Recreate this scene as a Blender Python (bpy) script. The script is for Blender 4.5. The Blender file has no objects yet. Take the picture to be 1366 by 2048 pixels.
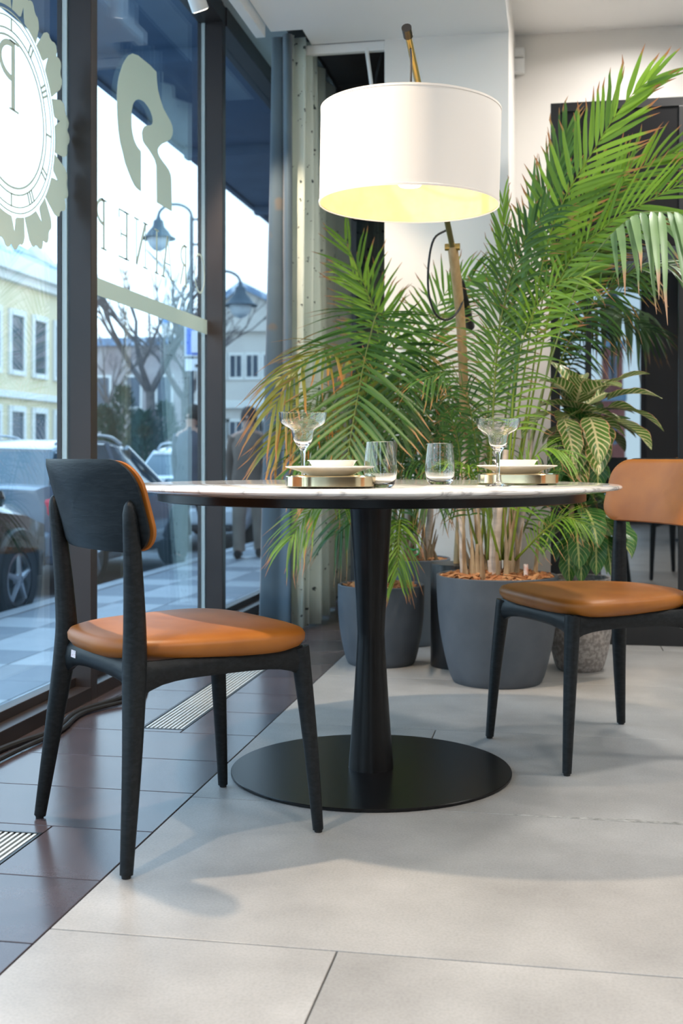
import bpy, bmesh, math, random
from mathutils import Vector, Matrix
R = math.radians
scene = bpy.context.scene
COL = scene.collection
random.seed(7)

# ------------------------------------------------------------------ camera
# the room: +Y runs along the window wall, +X goes into the room, z = 0 is the tiled floor
FPX, CX, CY, EYE = 2338.0, 683.0, 913.0, 0.822
YAW = math.atan(432 / 2338)
SA, CA = math.sin(YAW), math.cos(YAW)
cam = bpy.data.cameras.new('camera')
cam.sensor_fit = 'VERTICAL'; cam.sensor_height = 36; cam.sensor_width = 24
cam.lens = FPX * 36 / 2048
cam.shift_y = -(1024 - CY) / 2048
cam.clip_end = 600
cam.dof.use_dof = True; cam.dof.focus_distance = 2.75; cam.dof.aperture_fstop = 5.0
camo = bpy.data.objects.new('camera', cam); COL.objects.link(camo)
camo.location = (0, 0, EYE); camo.rotation_euler = (R(90), 0, YAW)
scene.camera = camo

def at(x, y, d):
    """world point seen at a photo pixel, at a given distance in front of the camera"""
    u = (x - CX) / FPX * d
    return Vector((-SA * d + CA * u, CA * d + SA * u, EYE + (CY - y) / FPX * d))
def onground(x, y, z=0.0):
    return at(x, y, FPX * (EYE - z) / (y - CY))
def onglass(x, y, X=-1.625):
    u = (x - CX) / FPX
    return at(x, y, X / (-SA + CA * u))

# ------------------------------------------------------------------ world, exposure
w = bpy.data.worlds.new('world'); scene.world = w; w.use_nodes = True
nt = w.node_tree; nt.nodes.clear()
tc = nt.nodes.new('ShaderNodeTexCoord'); sx = nt.nodes.new('ShaderNodeSeparateXYZ')
rp = nt.nodes.new('ShaderNodeValToRGB'); bg = nt.nodes.new('ShaderNodeBackground'); wo = nt.nodes.new('ShaderNodeOutputWorld')
rp.color_ramp.elements[0].position = 0.0; rp.color_ramp.elements[0].color = (0.80, 0.92, 1.0, 1)
rp.color_ramp.elements[1].position = 0.6; rp.color_ramp.elements[1].color = (0.48, 0.72, 1.0, 1)
nt.links.new(tc.outputs['Generated'], sx.inputs[0]); nt.links.new(sx.outputs['Z'], rp.inputs[0])
nt.links.new(rp.outputs[0], bg.inputs[0]); bg.inputs[1].default_value = 2.35
nt.links.new(bg.outputs[0], wo.inputs[0])
vs = scene.view_settings
vs.view_transform = 'Standard'; vs.look = 'None'; vs.gamma = 1; vs.exposure = 0.52
try: vs.use_curve_mapping = False
except Exception: pass
scene.cycles.sample_clamp_indirect = 6
scene.cycles.max_bounces = 8; scene.cycles.diffuse_bounces = 4; scene.cycles.glossy_bounces = 4; scene.cycles.transmission_bounces = 8; scene.cycles.transparent_max_bounces = 16

# unseen ceiling lights added as fill (fixtures built below) and the warm track spots
FILL = [(0.75, 0.6), (2.6, 0.6), (0.75, 3.3), (2.6, 3.3), (0.9, -2.0), (2.8, -2.0), (0.75, 4.9), (0.35, 5.72), (1.5, 5.72)]
FILL_W = 19
TRACK = [(-1.41, 2.6, (-0.35, 2.75, 0.5), 38), (-1.455, 4.60, (-1.0, 5.6, 0.9), 17), (-1.40, 0.9, (0.1, 2.0, 0.0), 20)]
# ------------------------------------------------------------------ helpers
MATS = {}
def nodes(m):
    m.use_nodes = True
    return m.node_tree, m.node_tree.nodes['Principled BSDF']
def mat(name, col, rough=0.5, metal=0.0, spec=0.5, col2=None, scale=8.0, detail=4.0, stretch=(1, 1, 1), bump=0.0, lo=0.35, hi=0.65, emit=None, estr=0.0, trans=0.0, ior=1.45, coords='Object', sheen=0.0, coat=0.0):
    if name in MATS: return MATS[name]
    m = bpy.data.materials.new(name); t, b = nodes(m)
    b.inputs['Base Color'].default_value = (*col, 1); b.inputs['Roughness'].default_value = rough
    b.inputs['Metallic'].default_value = metal; b.inputs['Specular IOR Level'].default_value = spec
    b.inputs['IOR'].default_value = ior; b.inputs['Transmission Weight'].default_value = trans
    if sheen: b.inputs['Sheen Weight'].default_value = sheen
    if coat: b.inputs['Coat Weight'].default_value = coat; b.inputs['Coat Roughness'].default_value = 0.08
    if emit: b.inputs['Emission Color'].default_value = (*emit, 1); b.inputs['Emission Strength'].default_value = estr
    if col2 or bump:
        c = t.nodes.new('ShaderNodeTexCoord'); mp = t.nodes.new('ShaderNodeMapping'); n = t.nodes.new('ShaderNodeTexNoise')
        mp.inputs['Scale'].default_value = stretch
        n.inputs['Scale'].default_value = scale; n.inputs['Detail'].default_value = detail
        t.links.new(c.outputs[coords], mp.inputs[0]); t.links.new(mp.outputs[0], n.inputs['Vector'])
        if col2:
            r = t.nodes.new('ShaderNodeValToRGB')
            r.color_ramp.elements[0].position = lo; r.color_ramp.elements[0].color = (*col, 1)
            r.color_ramp.elements[1].position = hi; r.color_ramp.elements[1].color = (*col2, 1)
            t.links.new(n.outputs['Fac'], r.inputs[0]); t.links.new(r.outputs[0], b.inputs['Base Color'])
        if bump:
            bp = t.nodes.new('ShaderNodeBump'); bp.inputs['Strength'].default_value = bump; bp.inputs['Distance'].default_value = 0.01
            t.links.new(n.outputs['Fac'], bp.inputs['Height']); t.links.new(bp.outputs[0], b.inputs['Normal'])
    MATS[name] = m
    return m

def tag(o, label=None, cat=None, group=None, kind=None):
    if label: o['label'] = label
    if cat: o['category'] = cat
    if group: o['group'] = group
    if kind: o['kind'] = kind
    return o
def empty(name, loc=(0, 0, 0), rz=0.0, label=None, cat=None, group=None, kind=None, parent=None):
    o = bpy.data.objects.new(name, None); COL.objects.link(o)
    o.location = loc; o.rotation_euler = (0, 0, rz); o.empty_display_size = 0.1
    if parent: o.parent = parent
    return tag(o, label, cat, group, kind)

class MB:
    def __init__(s): s.v = []; s.f = []; s.uv = None; s.vc = None
    def add(s, vs, fs):
        k = len(s.v); s.v += [tuple(p) for p in vs]; s.f += [tuple(i + k for i in f) for f in fs]; return s
    def box(s, a, b):
        (x0, y0, z0), (x1, y1, z1) = a, b
        return s.add([(x0, y0, z0), (x1, y0, z0), (x1, y1, z0), (x0, y1, z0), (x0, y0, z1), (x1, y0, z1), (x1, y1, z1), (x0, y1, z1)],
                     [(0, 3, 2, 1), (4, 5, 6, 7), (0, 1, 5, 4), (1, 2, 6, 5), (2, 3, 7, 6), (3, 0, 4, 7)])
    def tube(s, pts, rad, seg=10, cap=True, sq=1.0):
        pts = [Vector(p) for p in pts]; n = len(pts)
        rad = [rad] * n if not isinstance(rad, (list, tuple)) else rad
        vs = []; fs = []; ref = None
        for i, p in enumerate(pts):
            t = (pts[min(i + 1, n - 1)] - pts[max(i - 1, 0)]).normalized()
            if ref is None:
                ref = Vector((0, 1, 0)) if abs(t.y) < 0.8 else Vector((1, 0, 0))
            a = (ref - t * ref.dot(t)).normalized(); b = t.cross(a); ref = a
            for k in range(seg):
                an = 2 * math.pi * k / seg
                vs.append(p + (a * math.cos(an) * sq + b * math.sin(an)) * rad[i])
        for i in range(n - 1):
            for k in range(seg):
                fs.append((i * seg + k, i * seg + (k + 1) % seg, (i + 1) * seg + (k + 1) % seg, (i + 1) * seg + k))
        if cap:
            fs.append(tuple(range(seg))[::-1]); fs.append(tuple((n - 1) * seg + k for k in range(seg)))
        return s.add(vs, fs)
    def lathe(s, prof, seg=32, c=(0, 0, 0), cap0=False, cap1=False):
        vs = []; fs = []; n = len(prof)
        for r, z in prof:
            for k in range(seg):
                an = 2 * math.pi * k / seg
                vs.append((c[0] + r * math.cos(an), c[1] + r * math.sin(an), c[2] + z))
        for i in range(n - 1):
            for k in range(seg):
                fs.append((i * seg + k, i * seg + (k + 1) % seg, (i + 1) * seg + (k + 1) % seg, (i + 1) * seg + k))
        if cap0: fs.append(tuple(range(seg))[::-1])
        if cap1: fs.append(tuple((n - 1) * seg + k for k in range(seg)))
        return s.add(vs, fs)
    def prism(s, poly, f0, f1):
        """poly: 2-D outline; f0/f1 map (a,b) to the two faces"""
        n = len(poly)
        vs = [f0(*p) for p in poly] + [f1(*p) for p in poly]
        fs = [tuple(range(n))[::-1], tuple(range(n, 2 * n))] + [(i, (i + 1) % n, n + (i + 1) % n, n + i) for i in range(n)]
        return s.add(vs, fs)
    def loft(s, rings, cap=True):
        n = len(rings[0]); vs = [p for r in rings for p in r]; fs = []
        for i in range(len(rings) - 1):
            for k in range(n):
                fs.append((i * n + k, i * n + (k + 1) % n, (i + 1) * n + (k + 1) % n, (i + 1) * n + k))
        if cap: fs += [tuple(range(n))[::-1], tuple((len(rings) - 1) * n + k for k in range(n))]
        return s.add(vs, fs)
    def mesh(s, name, m, smooth=None, bevel=0.0):
        me = bpy.data.meshes.new(name); me.from_pydata(s.v, [], s.f)
        bm = bmesh.new(); bm.from_mesh(me)
        if bevel:
            bmesh.ops.bevel(bm, geom=[e for e in bm.edges if e.is_manifold and e.calc_face_angle(0) > 0.6], offset=bevel, segments=2, affect='EDGES', profile=0.5)
        bmesh.ops.recalc_face_normals(bm, faces=bm.faces)
        if smooth is not None:
            for f in bm.faces: f.smooth = True
            for e in bm.edges:
                if len(e.link_faces) == 2 and e.calc_face_angle(0) > R(smooth): e.smooth = False
        bm.to_mesh(me); bm.free()
        if m: me.materials.append(m)
        if s.vc:
            ca = me.color_attributes.new('leafcol', 'FLOAT_COLOR', 'POINT')
            for i, c in enumerate(s.vc): ca.data[i].color = (*c, 1)
        if s.uv:
            ul = me.uv_layers.new(name='UVMap')
            for lp in me.loops: ul.data[lp.index].uv = s.uv[lp.vertex_index]
        return me
    def build(s, name, m, parent=None, loc=None, smooth=None, bevel=0.0, kind=None, label=None):
        return link(name, s.mesh(name, m, smooth, bevel), parent, loc, kind, label)
def link(name, me, parent=None, loc=None, kind=None, label=None):
    o = bpy.data.objects.new(name, me); COL.objects.link(o)
    if parent: o.parent = parent
    if loc is not None: o.location = loc
    return tag(o, label, None, None, kind)
def struct(name, mb, m, **k):
    o = mb.build(name, m, **k); o['kind'] = 'structure'; return o
def copy_tree(o, parent=None):
    c = o.copy(); COL.objects.link(c); c.parent = parent
    for ch in [x for x in COL.objects if x.parent == o]: copy_tree(ch, c)
    return c
def catmull(P, n):
    P = [Vector(p) for p in P]; out = []
    Q = [P[0] * 2 - P[1]] + P + [P[-1] * 2 - P[-2]]
    m = len(P) - 1
    for i in range(n + 1):
        t = i / n * m; k = min(int(t), m - 1); t -= k
        a, b, c, d = Q[k:k + 4]
        out.append(0.5 * ((2 * b) + (c - a) * t + (2 * a - 5 * b + 4 * c - d) * t * t + (3 * b - a - 3 * c + d) * t ** 3))
    return out
# ------------------------------------------------------------------ materials
def glass_sheet(name, tint, gain=1.0, dark=None, rough=0.0):
    m = bpy.data.materials.new(name); m.use_nodes = True; t = m.node_tree; t.nodes.clear()
    o = t.nodes.new('ShaderNodeOutputMaterial'); mx = t.nodes.new('ShaderNodeMixShader')
    if dark is None:
        a = t.nodes.new('ShaderNodeBsdfTransparent'); a.inputs[0].default_value = (*tint, 1)
    else:
        a = t.nodes.new('ShaderNodeBsdfDiffuse'); a.inputs[0].default_value = (*dark, 1)
    g = t.nodes.new('ShaderNodeBsdfGlossy'); g.inputs['Roughness'].default_value = rough; g.inputs[0].default_value = (0.95, 0.98, 1, 1)
    ge = t.nodes.new('ShaderNodeNewGeometry'); dp = t.nodes.new('ShaderNodeVectorMath'); dp.operation = 'DOT_PRODUCT'
    t.links.new(ge.outputs['Normal'], dp.inputs[0]); t.links.new(ge.outputs['Incoming'], dp.inputs[1])
    def mth(op, x, y=None):
        n = t.nodes.new('ShaderNodeMath'); n.operation = op; n.use_clamp = op != 'POWER'
        t.links.new(x, n.inputs[0])
        if y is not None: n.inputs[1].default_value = y
        return n.outputs[0]
    ab = t.nodes.new('ShaderNodeMath'); ab.operation = 'ABSOLUTE'; t.links.new(dp.outputs['Value'], ab.inputs[0])
    iv = t.nodes.new('ShaderNodeMath'); iv.operation = 'SUBTRACT'; iv.inputs[0].default_value = 1.0; t.links.new(ab.outputs[0], iv.inputs[1])
    sch = t.nodes.new('ShaderNodeMath'); sch.operation = 'MULTIPLY_ADD'; t.links.new(mth('POWER', iv.outputs[0], 5.0), sch.inputs[0]); sch.inputs[1].default_value = 0.96; sch.inputs[2].default_value = 0.04   # Schlick reflectance
    t.links.new(mth('MULTIPLY', sch.outputs[0], gain), mx.inputs[0])
    t.links.new(a.outputs[0], mx.inputs[1]); t.links.new(g.outputs[0], mx.inputs[2]); t.links.new(mx.outputs[0], o.inputs[0])
    return m
M_pane = glass_sheet('window_glass', (0.90, 0.97, 1.0))
M_darkglass = glass_sheet('dark_mirror_glass', (0, 0, 0), gain=6.0, dark=(0.006, 0.008, 0.010))
def translucent(name, col, back, f=0.5, rough=0.8):
    m = bpy.data.materials.new(name); m.use_nodes = True; t = m.node_tree; b = t.nodes['Principled BSDF']
    b.inputs['Base Color'].default_value = (*col, 1); b.inputs['Roughness'].default_value = rough
    tr = t.nodes.new('ShaderNodeBsdfTranslucent'); tr.inputs[0].default_value = (*back, 1)
    mx = t.nodes.new('ShaderNodeMixShader'); mx.inputs[0].default_value = f
    t.links.new(b.outputs[0], mx.inputs[1]); t.links.new(tr.outputs[0], mx.inputs[2]); t.links.new(mx.outputs[0], t.nodes['Material Output'].inputs[0])
    return m
M_film = translucent('etched_film', (0.80, 0.83, 0.74), (0.62, 0.67, 0.58), 0.55)
M_frame = mat('window_frame_brown', (0.030, 0.024, 0.024), 0.4, col2=(0.040, 0.031, 0.030), scale=3)
M_seal = mat('white_seal', (0.75, 0.75, 0.70), 0.6)
M_floor = mat('grout', (0.16, 0.15, 0.145), 0.9)
def tile_mat(name, c1, c2, rough, scale, speck, bump):
    m = bpy.data.materials.new(name); t, b = nodes(m)
    c = t.nodes.new('ShaderNodeTexCoord'); oi = t.nodes.new('ShaderNodeObjectInfo')
    ad = t.nodes.new('ShaderNodeVectorMath'); ad.operation = 'ADD'; sc = t.nodes.new('ShaderNodeVectorMath'); sc.operation = 'SCALE'; sc.inputs['Scale'].default_value = 13.0
    cr = t.nodes.new('ShaderNodeCombineXYZ'); t.links.new(oi.outputs['Random'], cr.inputs[0]); t.links.new(oi.outputs['Random'], cr.inputs[1])
    t.links.new(cr.outputs[0], sc.inputs[0]); t.links.new(c.outputs['Object'], ad.inputs[0]); t.links.new(sc.outputs[0], ad.inputs[1])
    n1 = t.nodes.new('ShaderNodeTexNoise'); n1.inputs['Scale'].default_value = scale; n1.inputs['Detail'].default_value = 6; n1.inputs['Roughness'].default_value = 0.62
    n2 = t.nodes.new('ShaderNodeTexNoise'); n2.inputs['Scale'].default_value = scale * 75; n2.inputs['Detail'].default_value = 3
    for n in (n1, n2): t.links.new(ad.outputs[0], n.inputs['Vector'])
    r = t.nodes.new('ShaderNodeValToRGB'); r.color_ramp.elements[0].position = 0.32; r.color_ramp.elements[0].color = (*c1, 1); r.color_ramp.elements[1].position = 0.68; r.color_ramp.elements[1].color = (*c2, 1)
    mx = t.nodes.new('ShaderNodeMix'); mx.data_type = 'RGBA'; mx.blend_type = 'MULTIPLY'; mx.inputs['Factor'].default_value = speck
    t.links.new(n1.outputs['Fac'], r.inputs[0]); t.links.new(r.outputs[0], mx.inputs['A'])
    r2 = t.nodes.new('ShaderNodeValToRGB'); r2.color_ramp.elements[0].position = 0.3; r2.color_ramp.elements[0].color = (0.6, 0.6, 0.6, 1); r2.color_ramp.elements[1].position = 0.6; r2.color_ramp.elements[1].color = (1, 1, 1, 1)
    t.links.new(n2.outputs['Fac'], r2.inputs[0]); t.links.new(r2.outputs[0], mx.inputs['B'])
    t.links.new(mx.outputs['Result'], b.inputs['Base Color'])
    b.inputs['Roughness'].default_value = rough
    if bump:
        bp = t.nodes.new('ShaderNodeBump'); bp.inputs['Strength'].default_value = bump; bp.inputs['Distance'].default_value = 0.004
        t.links.new(n1.outputs['Fac'], bp.inputs['Height']); t.links.new(bp.outputs[0], b.inputs['Normal'])
    return m
M_light = tile_mat('concrete_tile', (0.295, 0.288, 0.278), (0.44, 0.43, 0.415), 0.38, 2.6, 0.4, 0.05)
M_dark = tile_mat('brown_tile', (0.056, 0.046, 0.055), (0.086, 0.070, 0.080), 0.22, 4.0, 0.3, 0.12)
M_walk1 = tile_mat('pale_paving', (0.50, 0.53, 0.56), (0.60, 0.62, 0.64), 0.5, 1.5, 0.3, 0)
M_walk2 = tile_mat('grey_paving', (0.27, 0.30, 0.34), (0.34, 0.37, 0.41), 0.5, 1.5, 0.3, 0)
M_asphalt = mat('asphalt', (0.19, 0.20, 0.215), 0.7, col2=(0.26, 0.27, 0.285), scale=2)
M_wall = mat('white_plaster', (0.86, 0.83, 0.79), 0.75, col2=(0.88, 0.85, 0.81), scale=2)
M_ceil = mat('ceiling_white', (0.88, 0.87, 0.86), 0.8, col2=(0.90, 0.89, 0.88), scale=1.5)
M_ceilgrey = mat('ceiling_grey', (0.42, 0.44, 0.45), 0.8, col2=(0.48, 0.50, 0.50), scale=2)
M_darkwall = mat('dark_brown_wall', (0.050, 0.040, 0.034), 0.6, col2=(0.065, 0.052, 0.044), scale=2)
M_black = mat('black_metal', (0.012, 0.012, 0.013), 0.35, col2=(0.017, 0.017, 0.018), scale=6)
M_blackpanel = mat('black_panel', (0.006, 0.006, 0.007), 0.5, spec=0.2, col2=(0.010, 0.010, 0.011), scale=2)
M_white = mat('white_enamel', (0.85, 0.85, 0.84), 0.4, col2=(0.88, 0.88, 0.87), scale=4)
M_steel = mat('grille_steel', (0.72, 0.71, 0.67), 0.35, metal=0.4, col2=(0.62, 0.61, 0.57), scale=30)
M_chip = mat('bark', (0.30, 0.11, 0.040), 0.8, col2=(0.48, 0.24, 0.10), scale=25, lo=0.4, hi=0.6)
M_cable = mat('black_rubber', (0.015, 0.015, 0.016), 0.5, col2=(0.022, 0.022, 0.024), scale=20)

# ------------------------------------------------------------------ floor
fl = MB(); fl.box((-1.66, -4.0, -0.2), (5.0, 6.9, -0.05)); floor = struct('floor', fl, M_floor)
tile_cache = {}
def tile(x0, x1, y0, y1, m, parent, z0=-0.05, z1=0.0, gap=0.0016, bev=0.0012):
    w_, d_ = round(x1 - x0 - 2 * gap, 4), round(y1 - y0 - 2 * gap, 4)
    if w_ <= 0.005 or d_ <= 0.005: return
    key = (w_, d_, m.name, z1 - z0)
    if key not in tile_cache:
        b = MB().box((-w_ / 2, -d_ / 2, z0 - z1), (w_ / 2, d_ / 2, 0))
        tile_cache[key] = b.mesh('tile', m, bevel=bev)
    return link('tile', tile_cache[key], parent, ((x0 + x1) / 2, (y0 + y1) / 2, z1))
EDGE = -0.87
for k in range(-8, 6):
    y0 = 1.91 + 0.8 * k; y1 = y0 + 0.8
    if y0 < -4: y0 = -4.0
    off = -0.36 if k % 2 else 0.44
    xs = [EDGE] + [x for x in (off - 1.6, off, off + 1.6, off + 3.2, off + 4.8) if EDGE < x < 5.0] + [5.0]
    for a, b in zip(xs, xs[1:]): tile(a, b, y0, min(y1, 6.7), M_light, floor)
rj = random.Random(9); top_ = []; bot_ = []
for k in range(27):
    x_ = -0.10 + 0.02 * k; h_ = (0.004 + 0.010 * rj.random()) * (0.35 + 0.65 * min(1, k / 14))
    top_.append((x_, 2.712 + h_)); bot_.append((x_, 2.706 - 0.35 * h_))
MB().prism(bot_ + top_[::-1], lambda x, y: (x, y, -0.001), lambda x, y: (x, y, 0.0006)).build('worn_joint', mat('joint_filler', (0.20, 0.20, 0.185), 0.8, col2=(0.42, 0.41, 0.39), scale=60), floor, label='rough grey filler in a worn tile joint')
GR = [(0.55, 2.39), (3.37, 5.05)]
GX0, GX1 = -1.24, -1.105
for k in range(-17, 17):
    y0 = 1.845 + 0.298 * k; y1 = y0 + 0.298
    if y0 < -3.4: continue
    if y1 > 6.7: continue
    tile(-1.60, -1.487, y0, y1, M_dark, floor)
    gs = [g for g in GR if g[0] < y1 and g[1] > y0]
    if not gs: tile(-1.487, EDGE, y0, y1, M_dark, floor)
    else:
        g0, g1 = gs[0]
        tile(-1.487, GX0, y0, y1, M_dark, floor); tile(GX1, EDGE, y0, y1, M_dark, floor)
        if g0 > y0 + 0.02: tile(GX0, GX1, y0, g0, M_dark, floor)
        if g1 < y1 - 0.02: tile(GX0, GX1, g1, y1, M_dark, floor)
for gi, (g0, g1) in enumerate(GR):
    lab = ['steel floor grille under the left chair by the windows, nearer the camera', 'long slatted steel floor grille running behind the brown leather chair'][gi]
    g = empty('floor_grille', (0, 0, 0), label=lab, cat='grille', group='floor grilles along the window')
    fr = MB()
    fr.box((GX0, g0, -0.03), (GX0 + 0.006, g1, 0.001)).box((GX1 - 0.006, g0, -0.03), (GX1, g1, 0.001))
    fr.box((GX0 + 0.006, g0, -0.03), (GX1 - 0.006, g0 + 0.006, 0.001)).box((GX0 + 0.006, g1 - 0.006, -0.03), (GX1 - 0.006, g1, 0.001))
    fr.build('frame', M_black, g)
    sl = MB().box((-0.0032, g0 + 0.006, -0.018), (0.0032, g1 - 0.006, 0.0)).mesh('slat', M_steel)
    for i in range(9): link('slat', sl, g, (GX0 + 0.0135 * (i + 1) , 0, 0))
    cr = MB()
    y = g0 + 0.1
    while y < g1 - 0.05: cr.box((GX0 + 0.006, y, -0.028), (GX1 - 0.006, y + 0.006, -0.019)); y += 0.2
    cr.build('cross_bars', M_black, g, kind='stuff')

# ------------------------------------------------------------------ walls and ceiling
struct('ceiling', MB().box((-1.30, -4.0, 2.78), (-0.22, 5.24, 3.2)).box((-1.15, 5.24, 2.78), (-0.22, 5.44, 3.2)), M_ceil)
struct('ceiling_upper', MB().box((-0.22, -4.0, 3.03), (5.0, 6.3, 3.2)), M_ceil)
struct('ceiling_recess', MB().box((-1.66, -4.0, 2.95), (-1.30, 6.9, 3.2)), M_ceilgrey)
struct('ceiling_alcove', MB().box((-1.30, 5.24, 3.0), (-1.15, 5.44, 3.2)).box((-1.30, 5.44, 3.0), (-0.80, 6.9, 3.2)), M_darkwall)
struct('wall_column', MB().box((-0.80, 5.44, 0), (-0.22, 6.9, 3.2)), M_wall, bevel=0.004)
struct('wall_back', MB().box((-0.22, 6.2, 0), (5.0, 6.4, 3.2)), M_wall)
struct('wall_alcove', MB().box((-1.66, 6.75, 0), (-0.80, 6.9, 3.0)), M_darkwall)
struct('wall_right', MB().box((5.0, -4.0, 0), (5.2, 6.4, 3.2)), M_wall)
# wall behind the camera: one tall window shows in the dark glass doors
bw = MB().box((-1.66, -4.2, 0), (-0.35, -4.0, 3.2)).box((1.05, -4.2, 0), (5.2, -4.0, 3.2)).box((-0.35, -4.2, 2.9), (1.05, -4.0, 3.2)).box((-0.35, -4.2, 0), (1.05, -4.0, 0.35))
struct('wall_front', bw, M_darkwall)
# white rail across the alcove and the thin hanging rod
struct('trim_1', MB().box((-1.20, 5.445, 2.735), (-0.80, 5.475, 2.78)), M_white, bevel=0.003)
rd = MB().tube([at(733, 97, 5.52), at(742, 165, 5.52), at(752, 250, 5.52)], 0.009, 8)
tag(rd.build('hanging_rod', M_white, smooth=40), 'thin white rod hanging from the rail above the lamp shade', 'rod')
cb = MB().tube(catmull([at(768, 95, 5.6), at(760, 120, 5.6), at(752, 160, 5.6), at(750, 230, 5.6)], 12), 0.006, 6)
tag(cb.build('hanging_cable', M_cable, smooth=40), 'black cable hanging beside the white rod in the alcove', 'cable')
# dark glazed panel in the alcove behind the curtain
al = empty('alcove_panel', (0, 0, 0), label='dark glass panel in the alcove between curtain and white column', cat='panel')
MB().box((-1.15, 6.70, 0.0), (-0.82, 6.745, 2.2)).build('glass', M_darkglass, al)
MB().box((-0.98, 6.68, 0.0), (-0.955, 6.70, 2.2)).box((-1.17, 6.68, 2.2), (-0.81, 6.745, 2.24)).build('frame', M_black, al)

# ------------------------------------------------------------------ window wall
XG = -1.625
MY = [5.29, 3.72, 2.15, 0.58, -0.99, -2.56]          # near faces of the mullions
edges = [6.88] + MY + [-4.0]
wins = []
for i in range(len(edges) - 1):
    y1, y0 = edges[i], edges[i + 1] + (0.055 if i < len(edges) - 2 else 0)
    if i == 0: y1 = 6.74
    wn = empty('window_%d' % (i + 1), (0, 0, 0), kind='structure'); wins.append(wn)
    MB().box((XG - 0.005, y0, 0.05), (XG + 0.005, y1, 2.86)).build('pane', M_pane, wn)
    MB().box((-1.66, y0, 0), (-1.545, y1, 0.045)).box((-1.645, y0, 0.045), (-1.60, y1, 0.075)).build('bottom_rail', M_frame, wn, bevel=0.002)
    MB().box((-1.66, y0, 2.86), (-1.54, y1, 2.95)).build('head_rail', M_frame, wn, bevel=0.002)
    if i < len(edges) - 2:
        my = edges[i + 1]
        MB().box((-1.630, my, 0), (-1.545, my + 0.055, 2.95)).build('mullion', M_frame, wn, bevel=0.0025)
        MB().box((-1.648, my - 0.004, 0.05), (-1.631, my + 0.05, 2.9)).build('seal_strip', M_seal, wn)
        MB().box((-1.664, my - 0.008, 0.05), (-1.649, my + 0.05, 2.9)).build('outer_stop', M_frame, wn)
wb = empty('window_%d' % 8, (0, 0, 0), kind='structure')
MB().box((-0.35, -4.13, 0.35), (1.05, -4.12, 2.9)).build('pane', M_pane, wb)
MB().box((0.33, -4.16, 0.35), (0.40, -4.06, 2.9)).box((-0.35, -4.16, 0.35), (-0.29, -4.06, 2.9)).box((0.99, -4.16, 0.35), (1.05, -4.06, 2.9)).build('frame', M_frame, wb)

# etched film on the panes (flat lettering and emblems)
def film(name, polys, parent, label):
    b = MB()
    for p in polys: b.prism(p, lambda y, z: (XG + 0.0052, y, z), lambda y, z: (XG + 0.0065, y, z))
    return b.build(name, M_film, parent, label=label)
def px2(pts): return [tuple(onglass(*p))[1:] for p in pts]
leaf_emblem = [(262, 107), (273, 111), (283, 119), (298, 131), (310, 144), (311, 162), (313, 180), (318, 199), (324, 217), (331, 230), (338, 242), (342, 253), (343, 262), (342, 271), (338, 279), (328, 285), (321, 288), (316, 293), (313, 298), (313, 305), (316, 313), (322, 322), (329, 331), (335, 340), (339, 350), (340, 361), (341, 423), (311, 405), (310, 332), (307, 320), (301, 309), (294, 298), (287, 289), (283, 282), (282, 275), (281, 266), (283, 258), (286, 253), (291, 251), (298, 251), (302, 248), (303, 242), (302, 234), (298, 222), (293, 213), (286, 204), (279, 200), (273, 199), (268, 201), (264, 206), (262, 213), (260, 224), (260, 238), (260, 252), (262, 266), (265, 279), (270, 291), (274, 297), (279, 303), (279, 383), (272, 378), (266, 371), (260, 359), (254, 344), (247, 325), (242, 303), (237, 283), (234, 262), (232, 237), (231, 213), (231, 192), (232, 172), (234, 157), (238, 143), (242, 130), (248, 119), (254, 111)]
film('leaf_emblem', [px2(leaf_emblem)], wins[1], 'pale etched leaf-shaped emblem on the glass')
film('etched_band', [[(3.785, 1.40), (5.285, 1.395), (5.285, 1.462), (3.785, 1.462)]], wins[1], 'pale etched band across the glass')
# lettering, read from outside, so mirrored from in here: y grows to the right of this view
def stroke(a, b, t):
    a, b = Vector(a), Vector(b); d = (b - a).normalized(); n = Vector((-d.y, d.x)) * t / 2
    return [tuple(a + n), tuple(b + n), tuple(b - n), tuple(a - n)]
def arc(c, rx, rz, a0, a1, t, n=14):
    o = []; i_ = []
    for k in range(n + 1):
        a = R(a0 + (a1 - a0) * k / n)
        o.append((c[0] + (rx + t / 2) * math.cos(a), c[1] + (rz + t / 2) * math.sin(a)))
        i_.append((c[0] + (rx - t / 2) * math.cos(a), c[1] + (rz - t / 2) * math.sin(a)))
    return o + i_[::-1]
T0, T1 = 1.575, 1.752
def serif(y, z, w_=0.05): return stroke((y - w_ / 2, z), (y + w_ / 2, z), 0.006)
def stem(y, t=0.015): return [stroke((y, T0), (y, T1), t), serif(y, T0), serif(y, T1)]
H2 = (T0 + T1) / 2
letters = []
def L_P(y): return stem(y) + [arc((y - 0.005, H2 + 0.045), 0.06, 0.043, 90, 270, 0.012)]
def L_E(y): return stem(y) + [stroke((y, T1), (y - 0.08, T1), 0.006), stroke((y, H2), (y - 0.06, H2), 0.006), stroke((y, T0), (y - 0.085, T0), 0.006), stroke((y - 0.08, T1), (y - 0.08, T1 - 0.03), 0.006), stroke((y - 0.06, H2 + .015), (y - 0.06, H2 - .015), 0.005)]
def L_N(y): return [stroke((y, T0), (y, T1), 0.006), stroke((y - 0.10, T0), (y - 0.10, T1), 0.006), stroke((y, T1), (y - 0.10, T0), 0.016), serif(y, T1), serif(y, T0), serif(y - 0.10, T1)]
def L_I(y): return stem(y)
def L_A(y): return [stroke((y - 0.055, T0), (y, T1), 0.015), stroke((y + 0.055, T0), (y, T1), 0.006), stroke((y - 0.03, T0 + 0.06), (y + 0.03, T0 + 0.06), 0.005), serif(y - .055, T0), serif(y + .055, T0)]
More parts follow.
